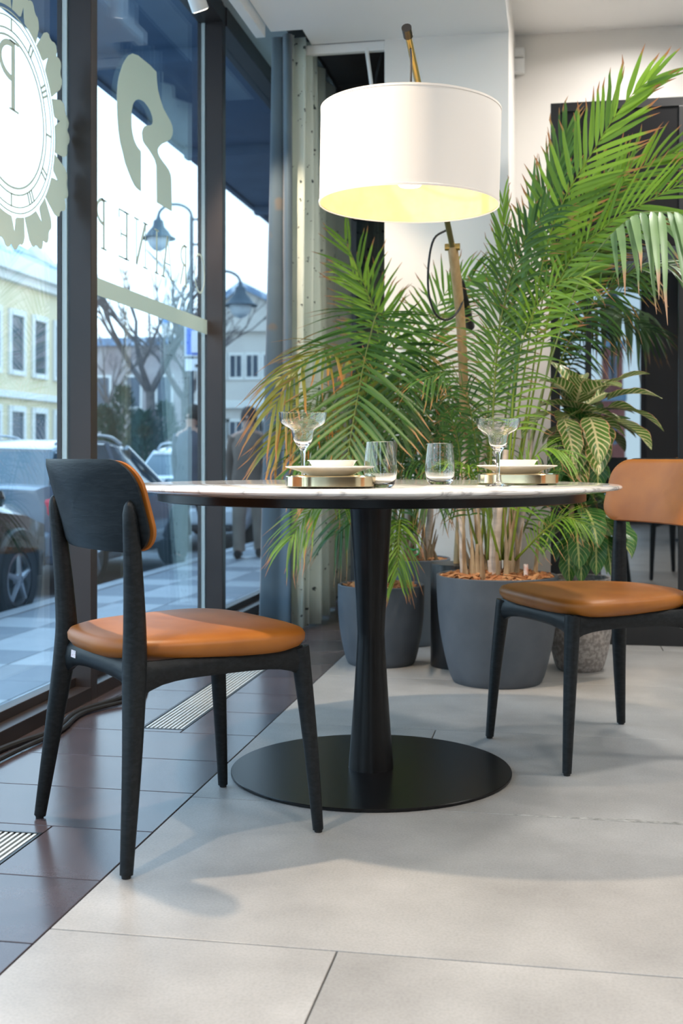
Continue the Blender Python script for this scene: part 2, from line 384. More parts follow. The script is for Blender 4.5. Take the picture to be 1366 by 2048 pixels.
def L_R(y): return stem(y) + [arc((y - 0.005, H2 + 0.045), 0.06, 0.043, 90, 270, 0.012), stroke((y - 0.03, H2), (y - 0.075, T0), 0.014)]
def L_O(y): return [arc((y, H2), 0.075, 0.088, 0, 180, 0.009), arc((y, H2), 0.075, 0.088, 180, 360, 0.009)]
for fn, y in ((L_P, 3.995 + 0.02), (L_E, 4.245), (L_N, 4.45), (L_I, 4.585), (L_A, 4.72), (L_R, 4.965), (L_O, 5.17)): letters += fn(y)
film('etched_lettering', letters, wins[1], 'thin serif lettering etched on the glass, reversed from inside')
# round clock-like emblem with a wreath on the nearer pane
cy, cz, rr = 3.285, 1.86, 0.30
E_ = []
def ring(r, t, n=64):
    for h in (0, 1): E_.append(arc((cy, cz), r, r, h * 180, h * 180 + 180, t, n // 2))
ring(rr, 0.004); ring(rr - 0.018, 0.004); ring(rr - 0.055, 0.005); ring(rr - 0.075, 0.006)
for h in range(12):
    a = h * 30
    for dlt in ((0,), (-3.5, 0, 3.5), (-2, 2))[h % 3]:
        aa = R(a + dlt); c_, s_ = math.cos(aa), math.sin(aa)
        E_.append(stroke((cy + (rr - 0.055) * c_, cz + (rr - 0.055) * s_), (cy + (rr - 0.018) * c_, cz + (rr - 0.018) * s_), 0.007))
py = cy + 0.012
E_ += [stroke((py, cz + 0.01), (py, cz + 0.215), 0.022), serif(py + .006, cz + 0.01, .06), serif(py + .006, cz + 0.215, .06), arc((py - 0.01, cz + 0.155), 0.075, 0.052, 90, 270, 0.018)]
# oak-leaf wreath: lobed leaves around the ring, with open veins
rnd = random.Random(3)
nl = 11
for k in range(nl):
    a0 = 360 / nl * k + 8
    pts_o = []
    m_ = 18
    for j in range(m_ + 1):
        s_ = j / m_
        a = R(a0 + (s_ - 0.5) * (360 / nl - 1.2))
        rad = rr + 0.016 + (0.115 + 0.02 * math.sin(k * 2.1)) * math.sin(math.pi * s_) ** 0.28 * (0.82 + 0.18 * abs(math.sin(s_ * 4 * math.pi)))
        pts_o.append((cy + rad * math.cos(a), cz + rad * math.sin(a)))
    half = 0.6
    inn = []
    for j in range(m_ + 1):
        s_ = 1 - j / m_
        a = R(a0 + (s_ - 0.5) * (360 / nl - 1.2))
        rad = rr + 0.012 + 0.05 * math.exp(-((s_ - half) / 0.045) ** 2)
        inn.append((cy + rad * math.cos(a), cz + rad * math.sin(a)))
    E_.append(pts_o + inn)
film('round_emblem', E_, wins[2], 'round etched clock-face emblem with leaf wreath and a reversed letter P')

# ------------------------------------------------------------------ ceiling fixtures
def glow(name, col, s):
    m = bpy.data.materials.new(name); m.use_nodes = True; t = m.node_tree; t.nodes.clear()
    e = t.nodes.new('ShaderNodeEmission'); e.inputs[0].default_value = (*col, 1); e.inputs[1].default_value = s
    o = t.nodes.new('ShaderNodeOutputMaterial'); t.links.new(e.outputs[0], o.inputs[0]); return m
M_led = glow('lamp_glow', (1.0, 0.88, 0.72), 12)
for i, (x, y) in enumerate(FILL):  # added fill for the room; the rear pair brightens the back wall
    d = empty('fill_light', (x, y, 3.03), label='round fill light added in the upper ceiling, out of the frame', cat='fill light', group='added ceiling fill lights')
    MB().lathe([(0.075, 0), (0.075, -0.006), (0.062, -0.008), (0.06, -0.002)], 24).build('ring', M_white, d, smooth=40)
    MB().lathe([(0.0005, -0.003), (0.06, -0.003)], 24).build('diffuser', M_led, d)
    l = bpy.data.lights.new('fill_lamp', 'AREA'); l.shape = 'DISK'; l.size = 0.3; l.energy = FILL_W if y < 5.5 else 5; l.color = (1.0, 0.955, 0.90); l.spread = R(160)
    lo = bpy.data.objects.new('fill_lamp', l); COL.objects.link(lo); lo.parent = d; lo.location = (0, 0, -0.02)
tr = MB().box((-1.36, -3.9, 2.74), (-1.315, 5.20, 2.80))
tag(tr.build('light_track', M_white, bevel=0.003), 'long white lighting track running along the ceiling by the windows', 'track')
for i, (x, y, tgt, W_) in enumerate(TRACK):
    p = Vector((x, y, 2.70)); q = (Vector(tgt) - p).normalized()
    lab = ['white track spotlight over the left chair, out of the frame', 'white track spotlight at the top edge beside the window mullion', 'white track spotlight nearest the camera, out of the frame'][i]
    s = empty('spotlight', (0, 0, 0), label=lab, cat='spotlight', group='track spotlights')
    MB().tube([p - q * 0.09, p + q * 0.05], 0.036, 20).build('housing', M_white, s, smooth=40)
    MB().tube([p + q * 0.0502, p + q * 0.0515], 0.030, 20).build('lens', M_led, s)
    MB().tube([p - q * 0.02 + Vector((0.03, 0, 0)), Vector((-1.335, y, 2.74))], 0.008, 8).build('arm', M_white, s, smooth=40)
    l = bpy.data.lights.new('spot_lamp', 'SPOT'); l.energy = W_ * 4; l.color = (1.0, 0.79, 0.58); l.spot_size = R(95 if i != 1 else 62); l.spot_blend = 0.5; l.shadow_soft_size = 0.035
    lo = bpy.data.objects.new('spot_lamp', l); COL.objects.link(lo); lo.parent = s; lo.location = p + q * 0.07
    lo.rotation_euler = q.to_track_quat('-Z', 'Y').to_euler()
sn = empty('wall_sensor', at(1036, 107, 6.0), label='small white alarm sensor on the wall above the palms', cat='sensor')
sp = at(1036, 107, 6.0); sn.location = (sp.x, 6.2, sp.z)
MB().box((-0.03, -0.045, -0.07), (0.03, 0, 0.01)).build('body', M_white, sn, bevel=0.006)
MB().box((-0.028, -0.06, 0.012), (0.032, 0, 0.06)).build('cover', M_white, sn, bevel=0.01)

# ------------------------------------------------------------------ glazed black doors on the right
gp = empty('glass_partition', (0, 5.24, 0), label='tall black framed glass doors reflecting the room behind the palms', cat='glass doors')
fr = MB().box((-0.03, 0, 0), (0.012, 0.06, 2.38)).box((0.012, 0, 2.34), (3.0, 0.06, 2.38)).box((2.96, 0, 0), (3.0, 0.06, 2.34))
fr.build('frame', M_black, gp, bevel=0.002)
MB().box((0.012, -0.004, 0), (2.96, 0.05, 0.165)).build('plinth', M_black, gp, bevel=0.003)
for x in (0.135, 0.527, 1.35, 2.15): MB().box((x - 0.011, -0.004, 0.165), (x + 0.011, 0.05, 2.34)).build('stile', M_black, gp, bevel=0.002)
xs = [0.012, 0.124, 0.146, 0.516, 0.538, 1.339, 1.361, 2.139, 2.161, 2.96]
for a, b in zip(xs[::2], xs[1::2]):
    MB().box((a, 0.018, 0.165), (b, 0.026, 1.74)).build('pane', M_darkglass, gp)
    MB().box((a, 0.006, 1.74), (b, 0.03, 2.34)).build('upper_panel', M_blackpanel, gp)
MB().box((0.012, 0.06, 0.0), (2.96, 0.07, 2.34)).build('backing', M_blackpanel, gp)
# ------------------------------------------------------------------ chairs
def wood_mat(name, c1, c2, rough):
    m = bpy.data.materials.new(name); t, b = nodes(m)
    c = t.nodes.new('ShaderNodeTexCoord'); mp = t.nodes.new('ShaderNodeMapping'); mp.inputs['Scale'].default_value = (1.0, 5.0, 9.0)
    wv = t.nodes.new('ShaderNodeTexNoise'); wv.inputs['Scale'].default_value = 14; wv.inputs['Detail'].default_value = 7; wv.inputs['Distortion'].default_value = 0.8
    r = t.nodes.new('ShaderNodeValToRGB'); r.color_ramp.elements[0].position = 0.40; r.color_ramp.elements[0].color = (*c1, 1); r.color_ramp.elements[1].position = 0.66; r.color_ramp.elements[1].color = (*c2, 1)
    bp = t.nodes.new('ShaderNodeBump'); bp.inputs['Strength'].default_value = 0.25; bp.inputs['Distance'].default_value = 0.002
    t.links.new(c.outputs['Object'], mp.inputs[0]); t.links.new(mp.outputs[0], wv.inputs['Vector']); t.links.new(wv.outputs['Fac'], r.inputs[0])
    t.links.new(r.outputs[0], b.inputs['Base Color']); t.links.new(wv.outputs['Fac'], bp.inputs['Height']); t.links.new(bp.outputs[0], b.inputs['Normal'])
    b.inputs['Roughness'].default_value = rough; b.inputs['Specular IOR Level'].default_value = 0.28
    return m
M_blackwood = wood_mat('black_stained_ash', (0.0035, 0.0050, 0.0062), (0.010, 0.0125, 0.0145), 0.45)
M_leather = mat('tan_leather', (0.30, 0.096, 0.012), 0.45, col2=(0.37, 0.127, 0.018), scale=9, detail=6, bump=0.06)
M_foot = mat('black_glide', (0.01, 0.01, 0.01), 0.5, col2=(0.014, 0.014, 0.014), scale=30)
M_sticker = mat('price_sticker', (0.78, 0.72, 0.74), 0.6, col2=(0.60, 0.40, 0.45), scale=160, stretch=(1, 1, 3), lo=0.52, hi=0.6)

def rail(p, q, h0, hm, h1, t, up0=0.0, n=10, bow=0.0):
    """apron rail lofted from leg to leg, deeper where it meets the legs"""
    p, q = Vector(p), Vector(q); d = (q - p); dn = d.normalized(); side = Vector((dn.y, -dn.x, 0)).normalized()
    rings = []
    for i in range(n + 1):
        s = i / n
        e = math.exp(-s / 0.10); f = math.exp(-(1 - s) / 0.10)
        h = hm + (h0 - hm) * e + (h1 - hm) * f
        c = p + d * s + side * bow * math.sin(math.pi * s)
        top = c.z + up0 * 0.0
        rg = []
        for k in range(10):
            a = 2 * math.pi * k / 10
            rg.append(c + side * math.cos(a) * t * (1 + 0.25 * (e + f)) + Vector((0, 0, -h / 2 + math.sin(a) * h / 2)))
        rings.append(rg)
    return rings
def make_chair():
    ch = empty('dining_chair')
    # rear legs carry the backrest
    for s in (-1, 1):
        path = catmull([(s * .233, -.227, 0.006), (s * .207, -.203, .22), (s * .182, -.186, .40), (s * .184, -.187, .50), (s * .192, -.195, .62), (s * .200, -.204, .715), (s * .201, -.206, .735)], 22)
        rad = []
        for p in path:
            z = p.z
            r_ = 0.0130 + 0.0125 * min(1, z / 0.40) if z < 0.40 else 0.0255 - 0.0095 * min(1, (z - 0.40) / 0.30)
            if z > 0.70: r_ *= max(0.12, math.sqrt(max(0, 1 - ((z - 0.70) / 0.0355) ** 2)))
            rad.append(r_)
        lg = MB().tube(path, rad, 14).build('leg', M_blackwood, ch, smooth=60)
        MB().lathe([(0.0005, 0), (0.009, 0), (0.010, 0.007)], 12, c=(s * .2335, -.2275, 0)).build('glide', M_foot, lg)
        path = catmull([(s * .213, .236, 0.006), (s * .203, .222, .20), (s * .190, .206, .38), (s * .188, .203, .405)], 12)
        lg = MB().tube(path, [0.0118 + 0.0095 * min(1, p.z / .40) for p in path], 14).build('leg', M_blackwood, ch, smooth=60)
        MB().lathe([(0.0005, 0), (0.0085, 0), (0.0095, 0.007)], 12, c=(s * .2133, .2365, 0)).build('glide', M_foot, lg)
        MB().loft(rail((s * .182, -.185, .410), (s * .190, .205, .410), .085, .042, .07, .0125, bow=s * 0.012, n=14)).build('side_rail', M_blackwood, ch, smooth=50)
    MB().loft(rail((-.182, -.182, .410), (.182, -.182, .410), .085, .045, .085, .0125, n=14)).build('rear_rail', M_blackwood, ch, smooth=50)
    MB().loft(rail((-.190, .205, .410), (.190, .205, .410), .07, .040, .07, .0125, n=14)).build('front_rail', M_blackwood, ch, smooth=50)
    # seat: pillowed leather pad
    def outline(k, n, inset):
        a = 2 * math.pi * k / n
        c, s = math.cos(a), math.sin(a); e = 0.52
        x = math.copysign(abs(c) ** e, c); y = math.copysign(abs(s) ** e, s)
        wx = 0.231 + 0.034 * y - (0.022 if y < 0 else 0) * (y * y)
        return Vector((x * (wx - inset), y * (0.222 - inset) + 0.010 + (0.008 * (1 - x * x) if y > 0 else -0.014 * (1 - x * x)), 0))
    n = 64; rings = []
    for inset, z in ((0.06, 0.400), (0.030, 0.403), (0.010, 0.412), (0.001, 0.424), (0.0, 0.436), (0.005, 0.4445), (0.018, 0.4495), (0.05, 0.4535), (0.10, 0.4555), (0.15, 0.456)):
        rings.append([outline(k, n, inset) + Vector((0, 0, z)) for k in range(n)])
    rings.append([p * 0.3 + Vector((0, 0, 0.456 * 0.7)) for p in rings[-1]])
    MB().loft(rings).build('seat', M_leather, ch, smooth=60)
    # backrest: curved ply shell and leather pad, rounded corners, leaning back
    def back(thick0, thick1, inset, name, m):
        W_, Hh, rc = 0.226 - inset, 0.098 - inset, 0.062 - inset
        pts = []
        for cxs, czs, a0 in ((1, 1, 0), (-1, 1, 90), (-1, -1, 180), (1, -1, 270)):
            for k in range(9):
                a = R(a0 + 90 * k / 8)
                pts.append((cxs * (W_ - rc) + rc * math.cos(a), czs * (Hh - rc) + rc * math.sin(a)))
        out = []                                       # subdivide long edges so the curve shows
        for i in range(len(pts)):
            a, b = Vector(pts[i]), Vector(pts[(i + 1) % len(pts)])
            m_ = max(1, int((b - a).length / 0.025))
            for j in range(m_): out.append(a + (b - a) * j / m_)
        def place(p, th):
            x, z = p; y = -0.236 + 0.95 * x * x - z * 0.27 + th
            return Vector((x, y, 0.722 + z * 0.97))
        rings = []
        for f, th in ((0.0, thick0), (0.5, thick0), (0.9, thick0), (1.0, thick0 + (thick1 - thick0) * .3), (1.0, thick0 + (thick1 - thick0) * .65), (0.96, thick1 * 0.93 + thick0 * .07), (0.85, thick1), (0.5, thick1), (0.0, thick1)):
            rings.append([place(Vector(p) * max(f, 0.02), th) for p in out])
        MB().loft(rings).build(name, m, ch, smooth=45)
    back(-0.006, 0.007, 0.0, 'back_shell', M_blackwood)
    back(0.0072, 0.026, 0.003, 'back_pad', M_leather)
    return ch
chair1 = make_chair()
chair1.location = (-0.833, 2.490, 0); chair1.rotation_euler = (0, 0, R(-44.6))
tag(chair1, 'black wooden dining chair with tan leather seat seen from behind, by the windows', 'chair', 'tan leather dining chairs at the round table')
chair2 = copy_tree(chair1)
chair2.location = (0.117, 3.372, 0); chair2.rotation_euler = (0, 0, R(120.9))
chair2['label'] = 'black wooden dining chair with tan leather back facing us, right of the table'
chair3 = copy_tree(chair1)
chair3.location = (0.72, 2.22, 0); chair3.rotation_euler = (0, 0, R(62))
chair3['label'] = 'dining chair seen only as a dark reflection in the glass doors at the right edge'
st = MB().box((-0.0125, 0, -0.008), (0.0125, 0.0006, 0.008)).build('price_sticker', M_sticker, chair1, label='small white price sticker with red edges')
st.location = (-0.115, -0.1952, 0.386); st.rotation_euler = (R(-4), 0, 0)

# ------------------------------------------------------------------ table
TX, TY = -0.480, 3.023
def marble_mat():
    m = bpy.data.materials.new('white_marble'); t, b = nodes(m)
    c = t.nodes.new('ShaderNodeTexCoord'); n = t.nodes.new('ShaderNodeTexNoise'); n.inputs['Scale'].default_value = 2.6; n.inputs['Detail'].default_value = 9; n.inputs['Distortion'].default_value = 2.0
    r = t.nodes.new('ShaderNodeValToRGB'); e = r.color_ramp.elements
    e[0].position = 0.44; e[0].color = (0.80, 0.78, 0.75, 1); e[1].position = 0.56; e[1].color = (0.80, 0.78, 0.75, 1)
    x = e.new(0.5); x.color = (0.42, 0.40, 0.39, 1); x = e.new(0.475); x.color = (0.74, 0.72, 0.69, 1); x = e.new(0.525); x.color = (0.72, 0.70, 0.67, 1)
    t.links.new(c.outputs['Object'], n.inputs['Vector']); t.links.new(n.outputs['Fac'], r.inputs[0]); t.links.new(r.outputs[0], b.inputs['Base Color'])
    b.inputs['Roughness'].default_value = 0.07; b.inputs['Specular IOR Level'].default_value = 0.6
    return m
M_marble = marble_mat()
M_satin = mat('satin_black_steel', (0.0055, 0.0052, 0.0054), 0.28, spec=0.28, col2=(0.0075, 0.007, 0.007), scale=40)
tb = empty('round_table', (TX, TY, 0), label='round dining table with white marble top on a black waisted pedestal', cat='table')
MB().lathe([(0.0005, 0.7292), (0.555, 0.7292), (0.625, 0.738), (0.638, 0.741), (0.641, 0.7445), (0.6395, 0.748), (0.636, 0.75), (0.0005, 0.75)], 128).build('marble_top', M_marble, tb, smooth=35)
MB().lathe([(0.0005, 0.709), (0.549, 0.709), (0.552, 0.711), (0.552, 0.729), (0.0005, 0.729)], 96).build('under_plate', M_satin, tb, smooth=35)
prof = []
for i in range(41):
    z = 0.008 + (0.701 * i / 40)
    if z < 0.36: s = (0.36 - z) / 0.352; r_ = 0.0355 + (0.059 - 0.0355) * s ** 1.15
    else: s = (z - 0.36) / 0.349; r_ = 0.0355 + (0.0565 - 0.0355) * s ** 1.1
    prof.append((r_, z))
MB().lathe(prof, 48).build('pedestal', M_satin, tb, smooth=40)
MB().lathe([(0.0005, 0.0), (0.362, 0.0), (0.3655, 0.002), (0.3655, 0.007), (0.364, 0.0085), (0.0005, 0.0085)], 96).build('base_plate', M_satin, tb, smooth=35)

# ------------------------------------------------------------------ tableware
M_brass = mat('polished_brass', (0.74, 0.62, 0.40), 0.16, metal=1.0, col2=(0.66, 0.54, 0.34), scale=12, bump=0.15, detail=1)
M_china = mat('cream_porcelain', (0.89, 0.85, 0.78), 0.22, col2=(0.90, 0.87, 0.80), scale=10, coat=0.3)
M_glass = mat('clear_glass', (1, 1, 1), 0.0, trans=1.0, ior=1.45)
M_felt = mat('dark_felt', (0.05, 0.04, 0.03), 0.9, col2=(0.06, 0.05, 0.04), scale=60)
TZ = 0.7501
def rrect(w_, r, n=8):
    pts = []
    for sx_, sy_, a0 in ((1, 1, 0), (-1, 1, 90), (-1, -1, 180), (1, -1, 270)):
        for k in range(n + 1):
            a = R(a0 + 90 * k / n); pts.append(((w_ / 2 - r) * sx_ + r * math.cos(a), (w_ / 2 - r) * sy_ + r * math.sin(a)))
    return pts
def setting(px, d, words, rz):
    p = at(px, 950, d)
    t_ = empty('brass_tray', (p.x, p.y, TZ), R(rz), label='low polished brass tray under %s' % words[0], cat='tray', group='brass trays on the table')
    b = MB(); rings = []
    for ins, z in ((0.004, 0.003), (0.0, 0.005), (0.0, 0.026), (0.0015, 0.0275), (0.004, 0.0275), (0.006, 0.024), (0.008, 0.022)):
        rings.append([Vector((x, y, z)) for x, y in rrect(0.205 - 2 * ins, 0.062 - ins)])
    b.loft(rings); b.build('tray_body', M_brass, t_, smooth=40)
    for sx_ in (-1, 1):
        for sy_ in (-1, 1): MB().lathe([(0.0005, 0), (0.01, 0), (0.01, 0.0035)], 12, c=(sx_ * .065, sy_ * .065, 0)).build('foot', M_felt, t_)
    z = TZ + 0.0276 - 0.0
    pl = MB().lathe([(0.0005, 0.0), (0.046, 0.0), (0.052, 0.001), (0.066, 0.0085), (0.103, 0.0195), (0.1035, 0.0215), (0.100, 0.0222), (0.066, 0.0120), (0.050, 0.0075), (0.0005, 0.0065)], 64)
    o = pl.build('dinner_plate', M_china, None, (p.x, p.y, z), smooth=40); tag(o, 'cream porcelain plate with a wide rim on %s' % words[1], 'plate', 'cream plates')
    bw_ = MB().lathe([(0.0005, 0.0), (0.030, 0.0), (0.038, 0.001), (0.0455, 0.012), (0.0545, 0.0262), (0.0585, 0.0272), (0.0585, 0.0288), (0.0535, 0.0288), (0.0435, 0.014), (0.034, 0.0065), (0.0005, 0.006)], 64)
    o = bw_.build('bowl', M_china, None, (p.x + words[3] * CA, p.y + words[3] * SA, z + 0.0072), smooth=40); tag(o, 'small cream porcelain bowl stacked on %s' % words[2], 'bowl', 'cream bowls')
setting(660, 2.70, ('the plate nearest the windows', 'the left brass tray', 'the left plate', 0.006), 14)
setting(1034, 3.02, ('the plate on the right of the table', 'the right brass tray', 'the right plate', -0.004), 4)
def margarita():
    outer = [(0.0005, 0.0), (0.034, 0.0), (0.035, 0.0012), (0.030, 0.003), (0.012, 0.0065), (0.0055, 0.012), (0.0042, 0.030), (0.0046, 0.055), (0.0058, 0.080), (0.009, 0.0905), (0.014, 0.0965), (0.0200, 0.104), (0.0238, 0.113), (0.0262, 0.125), (0.0280, 0.1335), (0.0330, 0.1385), (0.0440, 0.1435), (0.0525, 0.1505), (0.0565, 0.160), (0.0585, 0.1765)]
    inner = [(0.0573, 0.1768), (0.0552, 0.1605), (0.0513, 0.1520), (0.0430, 0.1452), (0.0318, 0.1402), (0.0265, 0.1345), (0.0248, 0.125), (0.0224, 0.1135), (0.0185, 0.1055), (0.0120, 0.0995), (0.0005, 0.0965)]
    return MB().lathe(outer + inner, 48)
def tumbler():
    outer = [(0.0005, 0.0), (0.023, 0.0), (0.026, 0.001), (0.0325, 0.008), (0.0365, 0.020), (0.0384, 0.036), (0.0380, 0.055), (0.0355, 0.080), (0.0322, 0.1055)]
    inner = [(0.0310, 0.1058), (0.0343, 0.080), (0.0368, 0.055), (0.0372, 0.036), (0.0352, 0.021), (0.0310, 0.0125), (0.024, 0.009), (0.0005, 0.0085)]
    return MB().lathe(outer + inner, 48)
mg = margarita().mesh('margarita_glass', M_glass, smooth=40); tm = tumbler().mesh('tumbler', M_glass, smooth=40)
for px, d, sc, lab in ((606, 2.86, 1.02, 'clear stemmed margarita glass behind the left plate and bowl'), (996, 2.84, 0.93, 'clear stemmed margarita glass in front of the right brass tray')):
    p = at(px, 900, d); o = link('margarita_glass', mg, None, (p.x, p.y, TZ)); o.scale = (sc, sc, sc); tag(o, lab, 'glass', 'margarita glasses')
for px, d, lab in ((761, 2.68, 'clear stemless tumbler beside the left brass tray'), (880, 2.99, 'clear stemless tumbler in the middle of the table')):
    p = at(px, 900, d); o = link('tumbler', tm, None, (p.x, p.y, TZ)); tag(o, lab, 'glass', 'stemless tumblers')

# ------------------------------------------------------------------ arc floor lamp
M_lampwood = mat('pale_oak', (0.42, 0.27, 0.12), 0.45, col2=(0.50, 0.34, 0.17), scale=6, stretch=(10, 10, 0.6))
M_bronze = mat('bronze_rod', (0.28, 0.24, 0.12), 0.3, metal=0.7, col2=(0.34, 0.29, 0.15), scale=8)
def shade_mat():
    m = bpy.data.materials.new('shade_fabric'); m.use_nodes = True; t = m.node_tree; b = t.nodes['Principled BSDF']
    b.inputs['Base Color'].default_value = (0.80, 0.76, 0.71, 1); b.inputs['Roughness'].default_value = 0.9
    tr_ = t.nodes.new('ShaderNodeBsdfTranslucent'); tr_.inputs[0].default_value = (0.9, 0.8, 0.66, 1)
    mx = t.nodes.new('ShaderNodeMixShader'); mx.inputs[0].default_value = 0.07
    t.links.new(b.outputs[0], mx.inputs[1]); t.links.new(tr_.outputs[0], mx.inputs[2]); t.links.new(mx.outputs[0], t.nodes['Material Output'].inputs[0])
    return m
M_shade = shade_mat()
M_shadein = mat('shade_gold_lining', (0.72, 0.53, 0.20), 0.55, col2=(0.74, 0.56, 0.23), scale=20)
M_bulb = glow('bulb_glow', (1.0, 0.86, 0.62), 6)
lb = onground(914, 1352); base = at(916, 1345, 4.60); base.z = 0
lamp = empty('arc_floor_lamp', (0, 0, 0), label='arched floor lamp with a big white drum shade hanging over the table', cat='floor lamp')
MB().lathe([(0.0005, 0), (0.106, 0), (0.108, 0.003), (0.108, 0.398), (0.106, 0.402), (0.0005, 0.402)], 48, c=tuple(base)).build('base_cylinder', M_black, lamp, smooth=35)
tipp, piv = at(816, 70, 3.30), at(905, 494, 4.34)
pole = catmull([(base.x, base.y, 0.40), at(925, 960, 4.60), at(928, 800, 4.57), at(921, 640, 4.47), at(905, 492, 4.34)], 24)
MB().tube(pole, [0.0185 if i < 20 else 0.019 for i in range(25)], 12).build('wooden_pole', M_lampwood, lamp, smooth=50)
dr = (tipp - piv).normalized()
hnd = at(938, 648, 4.34 + 0.35)
tail = piv - dr * 0.62
MB().tube([tail, piv, tipp], [0.011, 0.011, 0.010], 10).build('swing_arm', M_bronze, lamp, smooth=50)
MB().tube([tail + dr * 0.37, tail + dr * 0.355, tail - dr * 0.015, tail - dr * 0.02], [0.012, 0.018, 0.024, 0.016], 16).build('handle_grip', M_black, lamp, smooth=40)
MB().tube([tipp - dr * 0.004, tipp + dr * 0.03], 0.0145, 14).build('tip_cap', M_black, lamp, smooth=40)
MB().tube([piv - Vector((0.028, 0, 0)), piv + Vector((0.028, 0, 0))], 0.013, 14).build('pivot', mat('lamp_brass', (0.60, 0.42, 0.14), 0.3, metal=1.0, col2=(0.5, 0.35, 0.12), scale=10), lamp, smooth=40)
SC = at(820, 300, 3.30)                     # shade centre
ZB, ZT, SR = 1.533, 1.796, 0.253
shp = MB().lathe([(SR, ZB - SC.z), (SR + 0.001, ZT - SC.z)], 96)
so = shp.build('shade', M_shade, lamp, tuple(SC), smooth=60); so.rotation_euler = (0, R(1.2), 0)
i_ = MB().lathe([(SR - 0.0025, ZB - SC.z + 0.002), (SR - 0.0015, ZT - SC.z - 0.002)], 96).build('shade_lining', M_shadein, so, smooth=60)
MB().lathe([(SR - 0.003, ZB - SC.z), (SR + 0.0015, ZB - SC.z - 0.002), (SR + 0.0022, ZB - SC.z + 0.004), (SR, ZB - SC.z + 0.005)], 96).build('bottom_rim', M_shade, so, smooth=60)
MB().lathe([(SR - 0.002, ZT - SC.z - 0.004), (SR + 0.002, ZT - SC.z - 0.004), (SR + 0.002, ZT - SC.z + 0.002), (SR - 0.002, ZT - SC.z + 0.002)], 96).build('top_rim', M_shade, so, smooth=60)
sp_ = MB()
for k in range(3):
    a = R(120 * k + 20); sp_.tube([(0, 0, ZT - SC.z - 0.03), ((SR - 0.003) * math.cos(a), (SR - 0.003) * math.sin(a), ZT - SC.z - 0.008)], 0.002, 6)
sp_.build('spider', M_black, so)
blb = Vector((SC.x, SC.y, 1.64))
MB().lathe([(0.0005, -0.062), (0.03, -0.055), (0.048, -0.032), (0.052, -0.005), (0.044, 0.022), (0.026, 0.045), (0.014, 0.06)], 24, c=tuple(blb)).build('bulb', M_bulb, lamp, smooth=60)
MB().lathe([(0.016, 0.055), (0.018, 0.06), (0.018, 0.13), (0.006, 0.14)], 16, c=tuple(blb)).build('socket', M_black, lamp, smooth=40)
hook = tipp - dr * 0.05
MB().tube(catmull([hook, (SC.x + 0.002, SC.y + 0.01, hook.z - 0.06), (SC.x, SC.y, 1.78)], 10), 0.0035, 6).build('pendant_cord', M_cable, lamp, smooth=40)
MB().tube(catmull([at(895, 459, 4.28), at(868, 478, 4.25), at(857, 530, 4.25), at(858, 590, 4.28), at(874, 632, 4.32), at(900, 638, 4.36), at(922, 612, 4.42), at(925, 580, 4.44), at(911, 546, 4.40)], 40), 0.0042, 8).build('loop_cord', M_cable, lamp, smooth=40)
l = bpy.data.lights.new('lamp_light', 'POINT'); l.energy = 4.5; l.color = (1.0, 0.80, 0.55); l.shadow_soft_size = 0.06
lo = bpy.data.objects.new('lamp_light', l); COL.objects.link(lo); lo.parent = lamp; lo.location = blb + Vector((0, 0, -0.075))

# cable along the foot of the windows
cp = [(-1.50, 2.6, 0.012), (-1.52, 3.0, 0.010), (-1.47, 3.25, 0.010), (-1.50, 3.5, 0.010), (-1.44, 3.75, 0.012), (-1.48, 4.0, 0.010), (-1.50, 4.4, 0.010), (-1.46, 4.9, 0.010), (-1.40, 5.3, 0.010)]
tag(MB().tube(catmull(cp, 60), 0.009, 8).build('floor_cable', M_cable, smooth=40), 'black cable lying on the dark tiles at the foot of the windows', 'cable')
cp = [(x + 0.035 + 0.02 * math.sin(y * 7), y, z) for x, y, z in cp]
tag(MB().tube(catmull(cp, 60), 0.007, 8).build('floor_cable', M_cable, smooth=40), 'thinner black cable weaving beside the other on the dark tiles', 'cable')

# ------------------------------------------------------------------ curtains
def cloth_mat(name, c1, c2, c3, fleck, scale, sheen):
    m = bpy.data.materials.new(name); t, b = nodes(m)
    c = t.nodes.new('ShaderNodeTexCoord'); n = t.nodes.new('ShaderNodeTexNoise'); n.inputs['Scale'].default_value = scale; n.inputs['Detail'].default_value = 3
    r = t.nodes.new('ShaderNodeValToRGB'); e = r.color_ramp.elements; e[0].position = 0.42; e[0].color = (*c1, 1); e[1].position = 0.62; e[1].color = (*c2, 1)
    v = t.nodes.new('ShaderNodeTexNoise'); v.inputs['Scale'].default_value = fleck; v.inputs['Detail'].default_value = 2
    r2 = t.nodes.new('ShaderNodeValToRGB'); r2.color_ramp.elements[0].position = 0.66; r2.color_ramp.elements[0].color = (0, 0, 0, 1); r2.color_ramp.elements[1].position = 0.70; r2.color_ramp.elements[1].color = (1, 1, 1, 1)
    mx = t.nodes.new('ShaderNodeMix'); mx.data_type = 'RGBA'
    t.links.new(c.outputs['Object'], n.inputs['Vector']); t.links.new(c.outputs['Object'], v.inputs['Vector'])
    t.links.new(n.outputs['Fac'], r.inputs[0]); t.links.new(v.outputs['Fac'], r2.inputs[0]); t.links.new(r2.outputs[0], mx.inputs['Factor'])
    t.links.new(r.outputs[0], mx.inputs['A']); mx.inputs['B'].default_value = (*c3, 1); t.links.new(mx.outputs['Result'], b.inputs['Base Color'])
    b.inputs['Roughness'].default_value = 0.75; b.inputs['Sheen Weight'].default_value = sheen; b.inputs['Sheen Roughness'].default_value = 0.4
    return m
M_velvet = cloth_mat('blue_grey_velvet', (0.075, 0.115, 0.15), (0.11, 0.155, 0.185), (0.135, 0.125, 0.115), 5, 2.0, 0.5)
